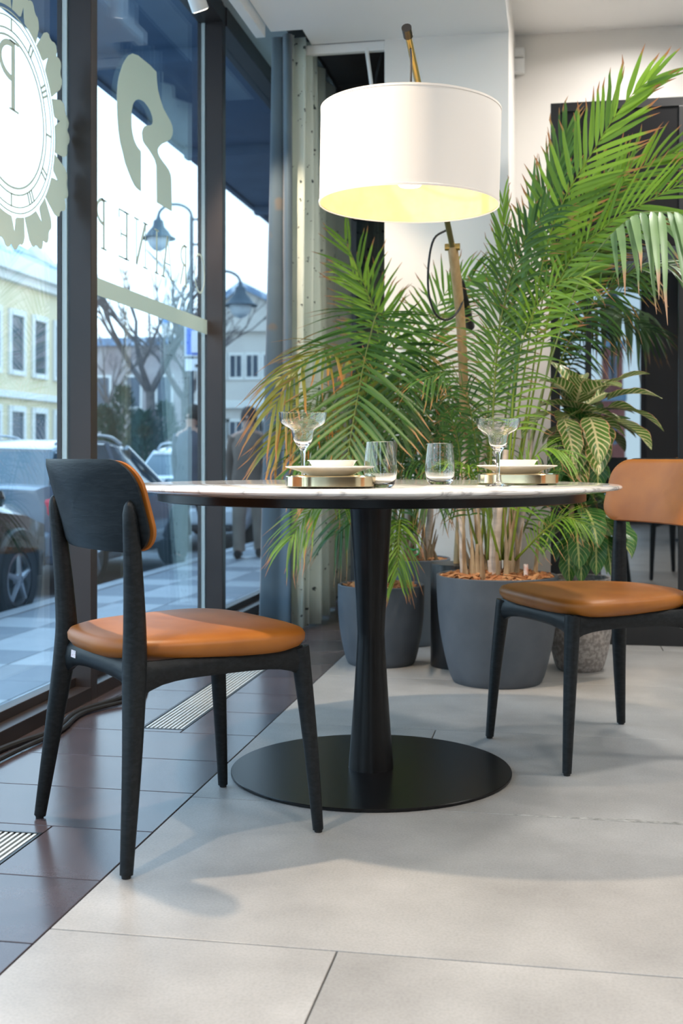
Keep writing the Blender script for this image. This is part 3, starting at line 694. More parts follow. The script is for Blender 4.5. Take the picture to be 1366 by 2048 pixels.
M_speck = cloth_mat('speckled_linen', (0.60, 0.67, 0.60), (0.68, 0.74, 0.66), (0.05, 0.07, 0.07), 34, 3.0, 0.2)
def curtain(name, path, folds, amp, z0, z1, m, lab, gather=0.75, seed=1, flare=None):
    rn = random.Random(seed); P = catmull(path, folds * 12); n = len(P); rows = 14
    ph = [rn.uniform(-0.5, 0.5) for _ in range(40)]
    b = MB(); vs = []
    for j in range(rows + 1):
        tz = j / rows; z = z0 + (z1 - z0) * tz
        for i, p in enumerate(P):
            t_ = (P[min(i + 1, n - 1)] - P[max(i - 1, 0)]); nn = Vector((-t_.y, t_.x, 0)).normalized()
            s = i / (n - 1)
            k = amp * (1.0 - (1 - gather) * tz) * (0.8 + 0.3 * math.sin(3.1 * s * folds + ph[int(s * 10)]))
            o_ = nn * k * math.sin(2 * math.pi * folds * s + 0.5 * math.sin(4 * tz + 5 * s)) + nn * 0.012 * math.sin(9 * s + 3 * tz)
            fl_ = Vector(flare) * (1 - tz) ** 2 if flare else Vector((0, 0, 0))
            vs.append((p.x + o_.x + fl_.x * (1 - s), p.y + o_.y + fl_.y * (1 - s), z))
    fs = [(j * n + i, j * n + i + 1, (j + 1) * n + i + 1, (j + 1) * n + i) for j in range(rows) for i in range(n - 1)]
    b.add(vs, fs); o = b.build(name, m, smooth=180)
    md = o.modifiers.new('thickness', 'SOLIDIFY'); md.thickness = 0.004
    return tag(o, lab, 'curtain', 'curtains gathered in the corner')
curtain('curtain', [(-1.335, 5.46, 0), (-1.29, 5.36, 0), (-1.225, 5.35, 0)], 2, 0.030, 0.012, 2.80, M_velvet, 'blue grey velvet curtain hanging next to the last window pane', seed=2, flare=(-0.09, 0.05, 0))
curtain('curtain', [(-1.225, 5.36, 0), (-1.18, 5.52, 0), (-1.20, 5.85, 0), (-1.20, 6.6, 0)], 7, 0.050, 0.012, 2.80, M_speck, 'pale speckled curtain in deep folds beside the velvet one', seed=5)
struct('trim_2', MB().box((-1.25, 5.28, 2.82), (-1.18, 6.7, 2.85)), M_black)
# ------------------------------------------------------------------ plants
def leaf_mat(name, g1, g2, tipc, tip0=0.86, back=0.35, rough=0.42):
    """colour attribute: r = position along the leaflet, g = random per leaflet, b = yellowing"""
    m = bpy.data.materials.new(name); m.use_nodes = True; t = m.node_tree; b = t.nodes['Principled BSDF']
    a = t.nodes.new('ShaderNodeAttribute'); a.attribute_name = 'leafcol'
    s = t.nodes.new('ShaderNodeSeparateColor'); t.links.new(a.outputs['Color'], s.inputs[0])
    m1 = t.nodes.new('ShaderNodeMix'); m1.data_type = 'RGBA'; m1.inputs['A'].default_value = (*g1, 1); m1.inputs['B'].default_value = (*g2, 1); t.links.new(s.outputs['Green'], m1.inputs['Factor'])
    m2 = t.nodes.new('ShaderNodeMix'); m2.data_type = 'RGBA'; m2.inputs['B'].default_value = (0.42, 0.33, 0.05, 1); t.links.new(m1.outputs['Result'], m2.inputs['A']); t.links.new(s.outputs['Blue'], m2.inputs['Factor'])
    r = t.nodes.new('ShaderNodeMapRange'); r.inputs['From Min'].default_value = tip0; r.inputs['From Max'].default_value = 0.97
    ad = t.nodes.new('ShaderNodeMath'); ad.operation = 'MULTIPLY_ADD'; t.links.new(s.outputs['Green'], ad.inputs[0]); ad.inputs[1].default_value = 0.16; t.links.new(s.outputs['Red'], ad.inputs[2])
    t.links.new(ad.outputs[0], r.inputs['Value'])
    m3 = t.nodes.new('ShaderNodeMix'); m3.data_type = 'RGBA'; m3.inputs['B'].default_value = (*tipc, 1); t.links.new(m2.outputs['Result'], m3.inputs['A']); t.links.new(r.outputs[0], m3.inputs['Factor'])
    t.links.new(m3.outputs['Result'], b.inputs['Base Color']); b.inputs['Roughness'].default_value = rough
    tr_ = t.nodes.new('ShaderNodeBsdfTranslucent'); t.links.new(m3.outputs['Result'], tr_.inputs[0])
    mx = t.nodes.new('ShaderNodeMixShader'); mx.inputs[0].default_value = back
    t.links.new(b.outputs[0], mx.inputs[1]); t.links.new(tr_.outputs[0], mx.inputs[2]); t.links.new(mx.outputs[0], t.nodes['Material Output'].inputs[0])
    return m
M_palm = leaf_mat('palm_green', (0.085, 0.19, 0.020), (0.24, 0.42, 0.035), (0.38, 0.16, 0.06))
M_palmdeep = leaf_mat('palm_deep_green', (0.030, 0.095, 0.020), (0.095, 0.21, 0.035), (0.40, 0.20, 0.07))
M_palmyel = leaf_mat('palm_yellowing', (0.11, 0.19, 0.025), (0.30, 0.30, 0.05), (0.55, 0.20, 0.04), tip0=0.62)
M_palmpale = leaf_mat('palm_pale', (0.15, 0.27, 0.12), (0.26, 0.40, 0.18), (0.50, 0.30, 0.18), tip0=0.9)
M_rachis = mat('palm_rachis', (0.26, 0.28, 0.06), 0.5, col2=(0.36, 0.34, 0.09), scale=14)
M_cane = mat('palm_cane', (0.45, 0.36, 0.29), 0.6, col2=(0.60, 0.50, 0.42), scale=10, stretch=(1, 1, 5))
M_sheath = mat('palm_sheath', (0.20, 0.12, 0.06), 0.7, col2=(0.40, 0.30, 0.18), scale=16, stretch=(4, 4, 0.6))
M_potA = mat('anthracite_planter', (0.064, 0.075, 0.090), 0.55, col2=(0.078, 0.090, 0.106), scale=12)
M_potB = mat('blue_grey_planter', (0.120, 0.150, 0.185), 0.55, col2=(0.135, 0.165, 0.20), scale=10)
M_potS = mat('speckled_stone_planter', (0.20, 0.18, 0.17), 0.7, col2=(0.36, 0.33, 0.31), scale=70, detail=2, lo=0.40, hi=0.62)
M_soil = mat('dark_soil', (0.03, 0.02, 0.014), 0.9, col2=(0.06, 0.04, 0.028), scale=30)

def frond(parent, pts, m, L=0.26, t0=0.45, n=34, width=0.0125, hint=(0, -1, 0.35), droop=0.35, lift=0.12, a0=68, a1=24, seed=0, yel=0.0, r0=0.006, skip=0.04, name='frond'):
    rn = random.Random(seed * 31 + 5); P = catmull(pts, 56); hint = Vector(hint)
    b = MB(); vc = []
    cum = [0.0]
    for i in range(1, len(P)): cum.append(cum[-1] + (P[i] - P[i - 1]).length)
    tot = cum[-1]
    b.tube(P, [r0 * (1 - 0.82 * c / tot) for c in cum], 6); nv = len(b.v)
    vc = [(0.05, 0.75, 0.30)] * nv
    def point(s):
        s *= tot
        for i in range(1, len(P)):
            if cum[i] >= s:
                f = (s - cum[i - 1]) / max(1e-6, cum[i] - cum[i - 1]); return P[i - 1].lerp(P[i], f), (P[i] - P[i - 1]).normalized()
        return P[-1], (P[-1] - P[-2]).normalized()
    for k in range(n):
        q = (k + 0.5) / n; s = t0 + (1 - t0) * q
        for sd in (-1, 1):
            if rn.random() < skip: continue
            p, T = point(min(0.999, s + rn.uniform(-0.004, 0.004)))
            N = (hint - T * hint.dot(T)).normalized(); S = T.cross(N) * sd
            prof = 0.42 + 0.58 * math.sin(math.pi * (0.12 + 0.80 * q)) ** 0.8
            ln = L * prof * rn.uniform(0.88, 1.08)
            al = R(a0 + (a1 - a0) * q ** 1.1 + rn.uniform(-5, 5))
            D = (T * math.cos(al) + S * math.sin(al) + N * (lift + rn.uniform(-0.07, 0.07))).normalized()
            Wd = D.cross(N).normalized()
            w_ = width * rn.uniform(0.85, 1.1); g = rn.random(); dr_ = droop * rn.uniform(0.7, 1.35)
            bx = rn.uniform(-0.05, 0.05); base_i = len(b.v); rows = 6; vs = []
            for j in range(rows + 1):
                u = j / rows
                c = p + D * (ln * u) + Vector((0, 0, -1)) * (dr_ * ln * u * u) + Wd * (bx * ln * u * u)
                if u > 0.8: c = c + Vector((rn.uniform(-1, 1), rn.uniform(-1, 1), rn.uniform(-1, 0.4))) * 0.006 * (u - 0.6) * 3
                ww = w_ * (0.25 + 0.75 * min(1, u * 5)) * (1 - u ** 2.6) * 0.5 + 0.0004
                vs += [c + Wd * ww + N * ww * 0.35, c, c - Wd * ww + N * ww * 0.35]
                vc += [(u, g, min(1, yel * rn.uniform(0.5, 1.4)))] * 3
            fs = []
            for j in range(rows):
                a = j * 3; fs += [(a, a + 1, a + 4, a + 3), (a + 1, a + 2, a + 5, a + 4)]
            b.add(vs, fs)
    b.vc = vc
    me = bpy.data.meshes.new(name); me.from_pydata(b.v, [], b.f); me.materials.append(m)
    for pl in me.polygons: pl.use_smooth = True
    ca = me.color_attributes.new('leafcol', 'FLOAT_COLOR', 'POINT')
    ca.data.foreach_set('color', [x for c in vc for x in (c[0], c[1], c[2], 1.0)])
    return link(name, me, parent)

def pot(parent, c, rt, rb, h, m, belly=0.03, mulch=True, chips=150, seed=1, soil=0.03):
    prof = []
    for i in range(15):
        s = i / 14; prof.append((rb + (rt - rb) * s ** 0.8 + belly * math.sin(math.pi * s) * 0.35, h * s))
    prof[0] = (rb - 0.006, 0.0)
    prof.insert(1, (rb, 0.006))
    prof = [(0.0005, 0)] + prof + [(rt - 0.004, h + 0.003), (rt - 0.012, h), (rt - 0.016, h - 0.05), (0.0005, h - 0.05)]
    MB().lathe(prof, 64, c=tuple(c)).build('pot', m, parent, smooth=40)
    z = c.z + h - soil
    MB().lathe([(0.0005, 0.012), (rt * 0.5, 0.008), (rt - 0.018, 0.0)], 32, c=(c.x, c.y, z)).build('soil', M_soil, parent, smooth=60)
    if mulch:
        rn = random.Random(seed); b = MB()
        for k in range(chips):
            a = rn.uniform(0, 6.283); r_ = (rt - 0.028) * math.sqrt(rn.random())
            p = Vector((c.x + r_ * math.cos(a), c.y + r_ * math.sin(a), z + 0.012 + rn.uniform(0, 0.02) + 0.012 * (1 - r_ / rt)))
            ln, wd, th = rn.uniform(0.012, 0.032), rn.uniform(0.004, 0.010), rn.uniform(0.0015, 0.004)
            mt = Matrix.Translation(p) @ Matrix.Rotation(rn.uniform(0, 6.28), 4, 'Z') @ Matrix.Rotation(rn.uniform(-0.5, 0.5), 4, 'Y') @ Matrix.Rotation(rn.uniform(-0.5, 0.5), 4, 'X')
            q = [(-ln, -wd, -th), (ln, -wd * .5, -th), (ln * .8, wd, -th), (-ln * .7, wd, -th), (-ln, -wd, th), (ln, -wd * .5, th), (ln * .8, wd, th), (-ln * .7, wd, th)]
            b.add([mt @ Vector(x) for x in q], [(0, 3, 2, 1), (4, 5, 6, 7), (0, 1, 5, 4), (1, 2, 6, 5), (2, 3, 7, 6), (3, 0, 4, 7)])
        b.build('bark_mulch', M_chip, parent, kind='stuff', label='reddish brown bark chips')
def cane(parent, pts, r0, r1, m, name='stem'):
    P = catmull(pts, 20); n = len(P)
    MB().tube(P, [(r0 + (r1 - r0) * i / (n - 1)) * (1 + 0.10 * (i % 4 == 0)) for i in range(n)], 10).build(name, m, parent, smooth=60)
def sheaths(parent, c, rad, n, h, seed):
    rn = random.Random(seed)
    for k in range(n):
        a = rn.uniform(0, 6.283); r_ = rad * rn.uniform(0.3, 1.0); hh = h * rn.uniform(0.5, 1.1)
        p = Vector((c.x + r_ * math.cos(a), c.y + r_ * math.sin(a), c.z - 0.01)); o = Vector((math.cos(a), math.sin(a), 0))
        P = catmull([p, p + o * 0.01 + Vector((0, 0, hh * .35)), p + o * rn.uniform(-0.01, 0.05) + Vector((rn.uniform(-.02, .02), 0, hh))], 8)
        MB().tube(P, [0.011, 0.012, 0.011, 0.009, 0.008, 0.007, 0.005, 0.004, 0.001], 6, sq=0.5).build('leaf_sheath', M_sheath, parent, smooth=60)

# -- big areca palm in the front planter
pb = onground(994, 1332); pb = at(994, 1332, 4.28); pb.z = 0
PB = empty('potted_palm', label='tall bright areca palm in the big anthracite planter in front', cat='potted palm', group='potted palms')
pot(PB, pb, 0.2215, 0.163, 0.388, M_potA, belly=0.035, chips=420, seed=4)
tp = Vector((pb.x, pb.y, 0.37))
cane(PB, [tp + Vector((-0.008, -0.03, -0.02)), at(990, 1080, 4.24), at(1000, 1000, 4.24), at(1012, 900, 4.25)], 0.026, 0.012, M_cane)
cane(PB, [tp + Vector((-0.12, 0, -0.02)), at(925, 1080, 4.28), at(922, 1000, 4.3), at(930, 880, 4.3)], 0.014, 0.009, M_cane)
cane(PB, [tp + Vector((0.06, 0.05, -0.02)), at(1040, 1060, 4.33), at(1055, 960, 4.35), at(1062, 860, 4.35)], 0.014, 0.009, M_cane)
cane(PB, [tp + Vector((-0.06, 0.06, -0.02)), at(955, 1060, 4.36), at(960, 950, 4.38), at(975, 850, 4.4)], 0.013, 0.008, M_cane)
sheaths(PB, tp, 0.15, 26, 0.30, 8)
def FR(parent, raw, **k): return frond(parent, [at(*p) for p in raw], k.pop('m', M_palm), **k)
b0 = (1000, 1120, 4.27)
FR(PB, [b0, (1040, 800, 4.25), (1100, 470, 4.2), (1199, 282, 4.12), (1261, 193, 4.08), (1303, 160, 4.05)], L=0.25, t0=0.60, n=24, width=0.019, droop=0.02, seed=1, lift=0.02, a0=56, a1=16)
FR(PB, [(1010, 1120, 4.3), (1060, 820, 4.3), (1120, 560, 4.22), (1215, 450, 4.08), (1310, 395, 3.98), (1400, 350, 3.9)], L=0.30, t0=0.50, n=32, width=0.016, droop=0.04, seed=2, lift=0.05, hint=(-0.3, -0.8, 0.6))
FR(PB, [(985, 1120, 4.35), (1015, 800, 4.42), (1055, 560, 4.45), (1100, 400, 4.45), (1132, 270, 4.45)], L=0.26, t0=0.5, n=26, width=0.014, droop=0.05, seed=3, m=M_palmdeep, a0=38, a1=12)
FR(PB, [(975, 1120, 4.2), (985, 850, 4.2), (1000, 650, 4.2), (1040, 500, 4.15), (1092, 420, 4.1)], L=0.25, t0=0.42, n=30, width=0.011, droop=0.35, seed=5, m=M_palmdeep, a0=50)
FR(PB, [(1005, 1120, 4.3), (1070, 900, 4.3), (1130, 700, 4.35), (1220, 575, 4.3), (1310, 530, 4.2), (1400, 545, 4.1)], L=0.26, t0=0.55, n=30, width=0.011, droop=0.6, seed=6, m=M_palmdeep, hint=(0, -0.5, 0.9))
FR(PB, [(975, 1120, 4.3), (955, 920, 4.3), (935, 800, 4.25), (895, 745, 4.2), (850, 760, 4.1)], L=0.20, t0=0.35, n=26, width=0.008, droop=0.5, seed=7, m=M_palmdeep, hint=(0, -0.5, 0.9))
FR(PB, [(960, 1120, 4.35), (990, 760, 4.4), (1004, 560, 4.42), (1006, 400, 4.45)], L=0.20, t0=0.42, n=24, width=0.009, droop=0.15, seed=8, a0=34, a1=10)
FR(PB, [(1020, 1120, 4.2), (1050, 960, 4.12), (1085, 900, 4.05), (1135, 905, 4.0)], L=0.18, t0=0.3, n=24, width=0.008, droop=0.5, seed=9, hint=(0, -0.5, 0.9))
FR(PB, [(1010, 1120, 4.4), (1072, 850, 4.5), (1108, 680, 4.55), (1150, 530, 4.55), (1205, 410, 4.5), (1290, 330, 4.45), (1370, 300, 4.4)], L=0.27, t0=0.55, n=34, width=0.014, droop=0.12, seed=10, hint=(-0.2, -0.9, 0.4), a0=60)
FR(PB, [(1000, 1120, 4.25), (1020, 900, 4.2), (1030, 760, 4.2), (1060, 640, 4.15), (1110, 570, 4.05), (1170, 550, 4.0)], L=0.22, t0=0.4, n=28, width=0.009, droop=0.45, seed=11)
FR(PB, [(990, 1120, 4.3), (975, 900, 4.35), (985, 740, 4.4), (1020, 620, 4.4), (1060, 540, 4.4)], L=0.22, t0=0.35, n=28, width=0.009, droop=0.4, seed=12, m=M_palmdeep)
FR(PB, [(1015, 1120, 4.3), (1080, 800, 4.22), (1160, 560, 4.1), (1255, 440, 3.95), (1330, 424, 3.86), (1420, 432, 3.78)], L=0.27, t0=0.77, n=12, width=0.030, droop=0.9, seed=13, m=M_palmpale, hint=(0.0, -0.25, 1), lift=-0.25, a0=62, a1=50, skip=0.0)
FR(PB, [(1005, 1120, 4.35), (1060, 780, 4.4), (1085, 600, 4.45), (1120, 470, 4.5), (1180, 380, 4.5), (1250, 350, 4.5)], L=0.27, t0=0.50, n=28, width=0.013, droop=0.10, seed=14, a0=55)
FR(PB, [(1000, 1120, 4.2), (960, 980, 4.1), (930, 930, 4.0), (890, 930, 3.95)], L=0.16, t0=0.25, n=22, width=0.007, droop=0.5, seed=15, hint=(0, -0.4, 1))
FR(PB, [(1020, 1120, 4.35), (1075, 1000, 4.35), (1110, 930, 4.32), (1150, 960, 4.3)], L=0.17, t0=0.25, n=22, width=0.007, droop=0.5, seed=16, m=M_palmdeep, hint=(0, -0.4, 1))
FR(PB, [(1030, 1120, 4.25), (1090, 1060, 4.2), (1130, 1035, 4.15), (1170, 1050, 4.1)], L=0.14, t0=0.2, n=22, width=0.006, droop=0.4, seed=17, hint=(0, -0.6, 0.8))
FR(PB, [(965, 1120, 4.25), (940, 1040, 4.2), (925, 960, 4.15), (915, 880, 4.1), (900, 830, 4.05)], L=0.16, t0=0.3, n=22, width=0.007, droop=0.5, seed=18, m=M_palmdeep)
spear = [at(*p) for p in ((1000, 1120, 4.3), (1030, 760, 4.3), (1052, 520, 4.3), (1066, 380, 4.3), (1070, 314, 4.3))]
MB().tube(catmull(spear, 30), [0.006 + 0.004 * math.sin(math.pi * i / 30) - 0.005 * (i / 30) ** 4 for i in range(31)], 8).build('spear_leaf', mat('spear_green', (0.06, 0.16, 0.03), 0.5, col2=(0.10, 0.22, 0.05), scale=10), PB, smooth=60)
wi = at(1052, 1150, 4.2)
MB().tube([(wi.x, wi.y, 0.36), (wi.x, wi.y, 0.385)], 0.012, 12).build('water_gauge', M_black, PB, smooth=40)
MB().tube([(wi.x, wi.y, 0.385), (wi.x, wi.y, 0.435)], 0.0085, 12).build('gauge_tube', mat('gauge_clear', (0.75, 0.72, 0.68), 0.2, col2=(0.7, 0.2, 0.1), scale=30), PB, smooth=40)

# -- palm in the smaller anthracite planter, left
pa = at(762, 1285, 4.66); pa.z = 0
PA = empty('potted_palm', label='drooping areca palm in the small anthracite planter behind the pedestal', cat='potted palm', group='potted palms')
pot(PA, pa, 0.172, 0.134, 0.312, M_potA, belly=0.03, chips=220, seed=6, soil=0.035)
ta = Vector((pa.x, pa.y, 0.285))
cane(PA, [ta + Vector((0.02, 0, -0.02)), at(775, 1060, 4.66), at(785, 960, 4.68), at(792, 880, 4.7)], 0.011, 0.008, M_cane)
cane(PA, [ta + Vector((-0.03, 0.02, -0.02)), at(755, 1060, 4.68), at(752, 960, 4.7), at(748, 880, 4.7)], 0.010, 0.007, M_cane)
sheaths(PA, ta, 0.06, 8, 0.16, 9)
a_ = (770, 1165, 4.66)
FR(PA, [a_, (800, 900, 4.78), (792, 720, 4.76), (760, 626, 4.58), (736, 690, 4.38), (716, 790, 4.25), (697, 900, 4.16), (688, 965, 4.13)], L=0.35, t0=0.46, n=36, width=0.0175, droop=0.20, seed=21, hint=(-0.1, -0.8, 0.75), a0=88, a1=34, lift=0.1, m=M_palmdeep, skip=0.0)
FR(PA, [(765, 1165, 4.66), (750, 900, 4.72), (715, 745, 4.66), (660, 695, 4.5), (600, 735, 4.38), (548, 815, 4.3)], L=0.28, t0=0.42, n=26, width=0.016, droop=0.45, seed=22, m=M_palmyel, yel=0.30, hint=(0, -0.5, 0.9))
FR(PA, [(755, 1165, 4.66), (722, 950, 4.6), (672, 835, 4.5), (612, 830, 4.38), (552, 890, 4.3)], L=0.25, t0=0.38, n=26, width=0.016, droop=0.5, seed=23, m=M_palmyel, yel=0.15, hint=(0, -0.5, 0.9))
FR(PA, [(750, 1165, 4.62), (715, 1050, 4.5), (668, 1000, 4.4), (622, 1020, 4.35), (580, 1080, 4.3)], L=0.20, t0=0.30, n=26, width=0.010, droop=0.5, seed=24, hint=(0, -0.5, 0.9))
FR(PA, [(780, 1165, 4.66), (830, 900, 4.72), (862, 760, 4.75), (878, 650, 4.78), (925, 575, 4.78), (990, 535, 4.72)], L=0.24, t0=0.50, n=28, width=0.013, droop=0.25, seed=25, hint=(-0.2, -0.8, 0.6))
FR(PA, [(775, 1165, 4.7), (800, 950, 4.7), (838, 830, 4.65), (880, 805, 4.6), (918, 850, 4.5), (938, 920, 4.45)], L=0.22, t0=0.35, n=30, width=0.010, droop=0.5, seed=26, m=M_palmdeep, hint=(0, -0.5, 0.9))
FR(PA, [(770, 1165, 4.7), (776, 900, 4.85), (768, 740, 4.9), (742, 610, 4.92), (712, 530, 4.92), (690, 480, 4.9)], L=0.25, t0=0.50, n=22, width=0.013, droop=0.08, seed=27, hint=(0, -0.9, 0.4))
FR(PA, [(760, 1165, 4.6), (730, 1000, 4.5), (700, 900, 4.4), (650, 880, 4.3), (595, 930, 4.2)], L=0.24, t0=0.30, n=28, width=0.011, droop=0.5, seed=28, m=M_palmdeep, hint=(0, -0.5, 0.9))
FR(PA, [(778, 1165, 4.6), (805, 1000, 4.5), (830, 930, 4.4), (850, 930, 4.3), (862, 985, 4.25)], L=0.20, t0=0.30, n=26, width=0.009, droop=0.5, seed=29, m=M_palmdeep, hint=(0, -0.5, 0.9))
FR(PA, [(785, 1165, 4.6), (800, 1090, 4.55), (800, 1040, 4.5), (797, 1080, 4.42), (795, 1150, 4.4)], L=0.14, t0=0.35, n=22, width=0.008, droop=0.6, seed=30)

# -- taller palm in the blue grey planter at the back
pm = at(815, 1290, 5.18); pm.z = 0
PM = empty('potted_palm', label='bushy areca palm in the blue grey planter against the white column', cat='potted palm', group='potted palms')
pot(PM, pm, 0.19, 0.15, 0.372, M_potB, belly=0.03, chips=220, seed=7)
tm_ = Vector((pm.x, pm.y, 0.345))
for i, (x1, x2) in enumerate(((845, 850), (815, 812), (790, 770), (860, 878))):
    cane(PM, [tm_ + Vector((-0.06 + 0.04 * i, -0.02, -0.02)), at(x1, 1040, 5.15), at(x1, 960, 5.15), at(x2, 860, 5.15)], 0.017, 0.009, M_cane)
sheaths(PM, tm_ + Vector((0.06, -0.05, 0)), 0.09, 16, 0.24, 10)
m0 = (825, 1115, 5.2)
FR(PM, [m0, (835, 850, 5.2), (852, 680, 5.12), (895, 580, 5.0), (950, 545, 4.9)], L=0.25, t0=0.45, n=26, width=0.013, droop=0.2, seed=41)
FR(PM, [m0, (785, 860, 5.2), (710, 730, 5.15), (630, 715, 5.0), (562, 755, 4.9)], L=0.28, t0=0.42, n=26, width=0.016, droop=0.5, seed=42, m=M_palmyel, yel=0.2, hint=(0, -0.5, 0.9))
FR(PM, [m0, (848, 870, 5.1), (882, 785, 5.0), (925, 805, 4.9), (950, 880, 4.85)], L=0.24, t0=0.38, n=30, width=0.010, droop=0.5, seed=43, m=M_palmdeep, hint=(0, -0.5, 0.9))
FR(PM, [(800, 1115, 5.1), (760, 1020, 4.98), (712, 1010, 4.85), (668, 1070, 4.78)], L=0.22, t0=0.25, n=26, width=0.010, droop=0.55, seed=44, m=M_palmdeep, hint=(0, -0.5, 0.9))
FR(PM, [m0, (815, 900, 5.1), (800, 800, 5.0), (770, 770, 4.85), (735, 800, 4.75)], L=0.26, t0=0.35, n=30, width=0.011, droop=0.5, seed=45, m=M_palmdeep, hint=(0, -0.5, 0.9))
FR(PM, [m0, (770, 900, 5.2), (700, 800, 5.2), (640, 790, 5.1), (590, 850, 5.0)], L=0.26, t0=0.35, n=30, width=0.012, droop=0.5, seed=46, m=M_palmdeep, hint=(0, -0.5, 0.9))
FR(PM, [m0, (840, 950, 5.1), (850, 880, 5.0), (842, 850, 4.9), (820, 900, 4.8)], L=0.25, t0=0.30, n=28, width=0.010, droop=0.5, seed=47, m=M_palmdeep, hint=(0, -0.6, 0.8))
FR(PM, [m0, (860, 940, 5.1), (885, 880, 5.05), (905, 900, 5.0), (920, 980, 4.95)], L=0.22, t0=0.30, n=26, width=0.009, droop=0.5, seed=48, m=M_palmdeep, hint=(0, -0.6, 0.8))
FR(PM, [m0, (805, 860, 5.25), (780, 700, 5.3), (742, 600, 5.3), (705, 545, 5.3)], L=0.26, t0=0.45, n=26, width=0.013, droop=0.2, seed=49)
FR(PM, [m0, (822, 900, 5.05), (835, 760, 4.95), (815, 700, 4.8), (800, 760, 4.65), (795, 860, 4.58)], L=0.30, t0=0.42, n=30, width=0.016, droop=0.3, seed=50, m=M_palmdeep, hint=(0.1, -0.8, 0.7), a0=80, a1=34)
FR(PM, [m0, (790, 940, 5.1), (745, 850, 5.0), (690, 830, 4.85), (640, 890, 4.75)], L=0.27, t0=0.35, n=28, width=0.015, droop=0.45, seed=51, m=M_palmdeep, hint=(0, -0.6, 0.8))
FR(PM, [m0, (850, 900, 5.0), (862, 800, 4.9), (880, 760, 4.8), (900, 820, 4.7), (905, 900, 4.65)], L=0.26, t0=0.40, n=28, width=0.013, droop=0.4, seed=52, m=M_palmdeep, hint=(0.1, -0.7, 0.7))
tie = catmull([at(812, 1092, 5.02), at(826, 1100, 4.98), at(838, 1098, 4.98), at(836, 1108, 4.97), at(828, 1112, 4.97)], 16)
MB().tube(tie, 0.004, 6).build('green_tie', mat('green_wire', (0.02, 0.35, 0.10), 0.4, col2=(0.03, 0.40, 0.12), scale=10), PM, smooth=40)

# -- croton in the stone planter
def croton_mat(name, green, cream, edge, k):
    m = bpy.data.materials.new(name); m.use_nodes = True; t = m.node_tree; b = t.nodes['Principled BSDF']
    uv = t.nodes.new('ShaderNodeUVMap'); s = t.nodes.new('ShaderNodeSeparateXYZ'); t.links.new(uv.outputs[0], s.inputs[0])
    def mth(op, a, b_=None, c=None):
        n = t.nodes.new('ShaderNodeMath'); n.operation = op
        for i, v in enumerate((a, b_, c)):
            if v is None: continue
            if isinstance(v, (int, float)): n.inputs[i].default_value = v
            else: t.links.new(v, n.inputs[i])
        return n.outputs[0]
    ax = mth('ABSOLUTE', mth('SUBTRACT', s.outputs[0], 0.5))
    mid = mth('LESS_THAN', ax, 0.045)
    lat = mth('FRACT', mth('MULTIPLY_ADD', s.outputs[1], 9.0, mth('MULTIPLY', ax, -5.0)))
    latm = mth('LESS_THAN', lat, mth('MULTIPLY_ADD', ax, -0.5 * k, 0.42 * k))
    vein = mth('MAXIMUM', mid, latm)
    nz = t.nodes.new('ShaderNodeTexNoise'); nz.inputs['Scale'].default_value = 14
    m1 = t.nodes.new('ShaderNodeMix'); m1.data_type = 'RGBA'; m1.inputs['A'].default_value = (*green, 1); m1.inputs['B'].default_value = (*cream, 1); t.links.new(vein, m1.inputs['Factor'])
    m2 = t.nodes.new('ShaderNodeMix'); m2.data_type = 'RGBA'; t.links.new(m1.outputs['Result'], m2.inputs['A']); m2.inputs['B'].default_value = (*edge, 1)
    t.links.new(mth('GREATER_THAN', mth('MULTIPLY_ADD', nz.outputs['Fac'], 0.10, ax), 0.525), m2.inputs['Factor'])
    t.links.new(m2.outputs['Result'], b.inputs['Base Color']); b.inputs['Roughness'].default_value = 0.3
    tr_ = t.nodes.new('ShaderNodeBsdfTranslucent'); t.links.new(m2.outputs['Result'], tr_.inputs[0])
    mx = t.nodes.new('ShaderNodeMixShader'); mx.inputs[0].default_value = 0.2
    t.links.new(b.outputs[0], mx.inputs[1]); t.links.new(tr_.outputs[0], mx.inputs[2]); t.links.new(mx.outputs[0], t.nodes['Material Output'].inputs[0])
    return m
M_cr1 = croton_mat('croton_cream', (0.10, 0.20, 0.035), (0.70, 0.63, 0.34), (0.58, 0.30, 0.17), 0.95)
M_cr2 = croton_mat('croton_green', (0.040, 0.14, 0.030), (0.46, 0.50, 0.18), (0.10, 0.17, 0.035), 0.28)
pg = at(1159, 1320, 4.52); pg.z = 0
PG = empty('potted_croton', label='variegated croton plant in a speckled grey stone planter behind the right chair', cat='potted plant')
pot(PG, pg, 0.122, 0.088, 0.355, M_potS, belly=0.05, mulch=False, soil=0.04)
cane(PG, [(pg.x - 0.04, pg.y, 0.30), at(1137, 1120, 4.5), at(1145, 1000, 4.5), at(1155, 850, 4.5)], 0.012, 0.009, mat('croton_stem', (0.42, 0.27, 0.15), 0.7, col2=(0.50, 0.35, 0.2), scale=20))
cane(PG, [(pg.x + 0.01, pg.y, 0.30), at(1163, 1120, 4.54), at(1165, 1050, 4.54), at(1172, 950, 4.54)], 0.008, 0.006, mat('croton_shoot', (0.16, 0.24, 0.06), 0.6, col2=(0.22, 0.30, 0.09), scale=20))
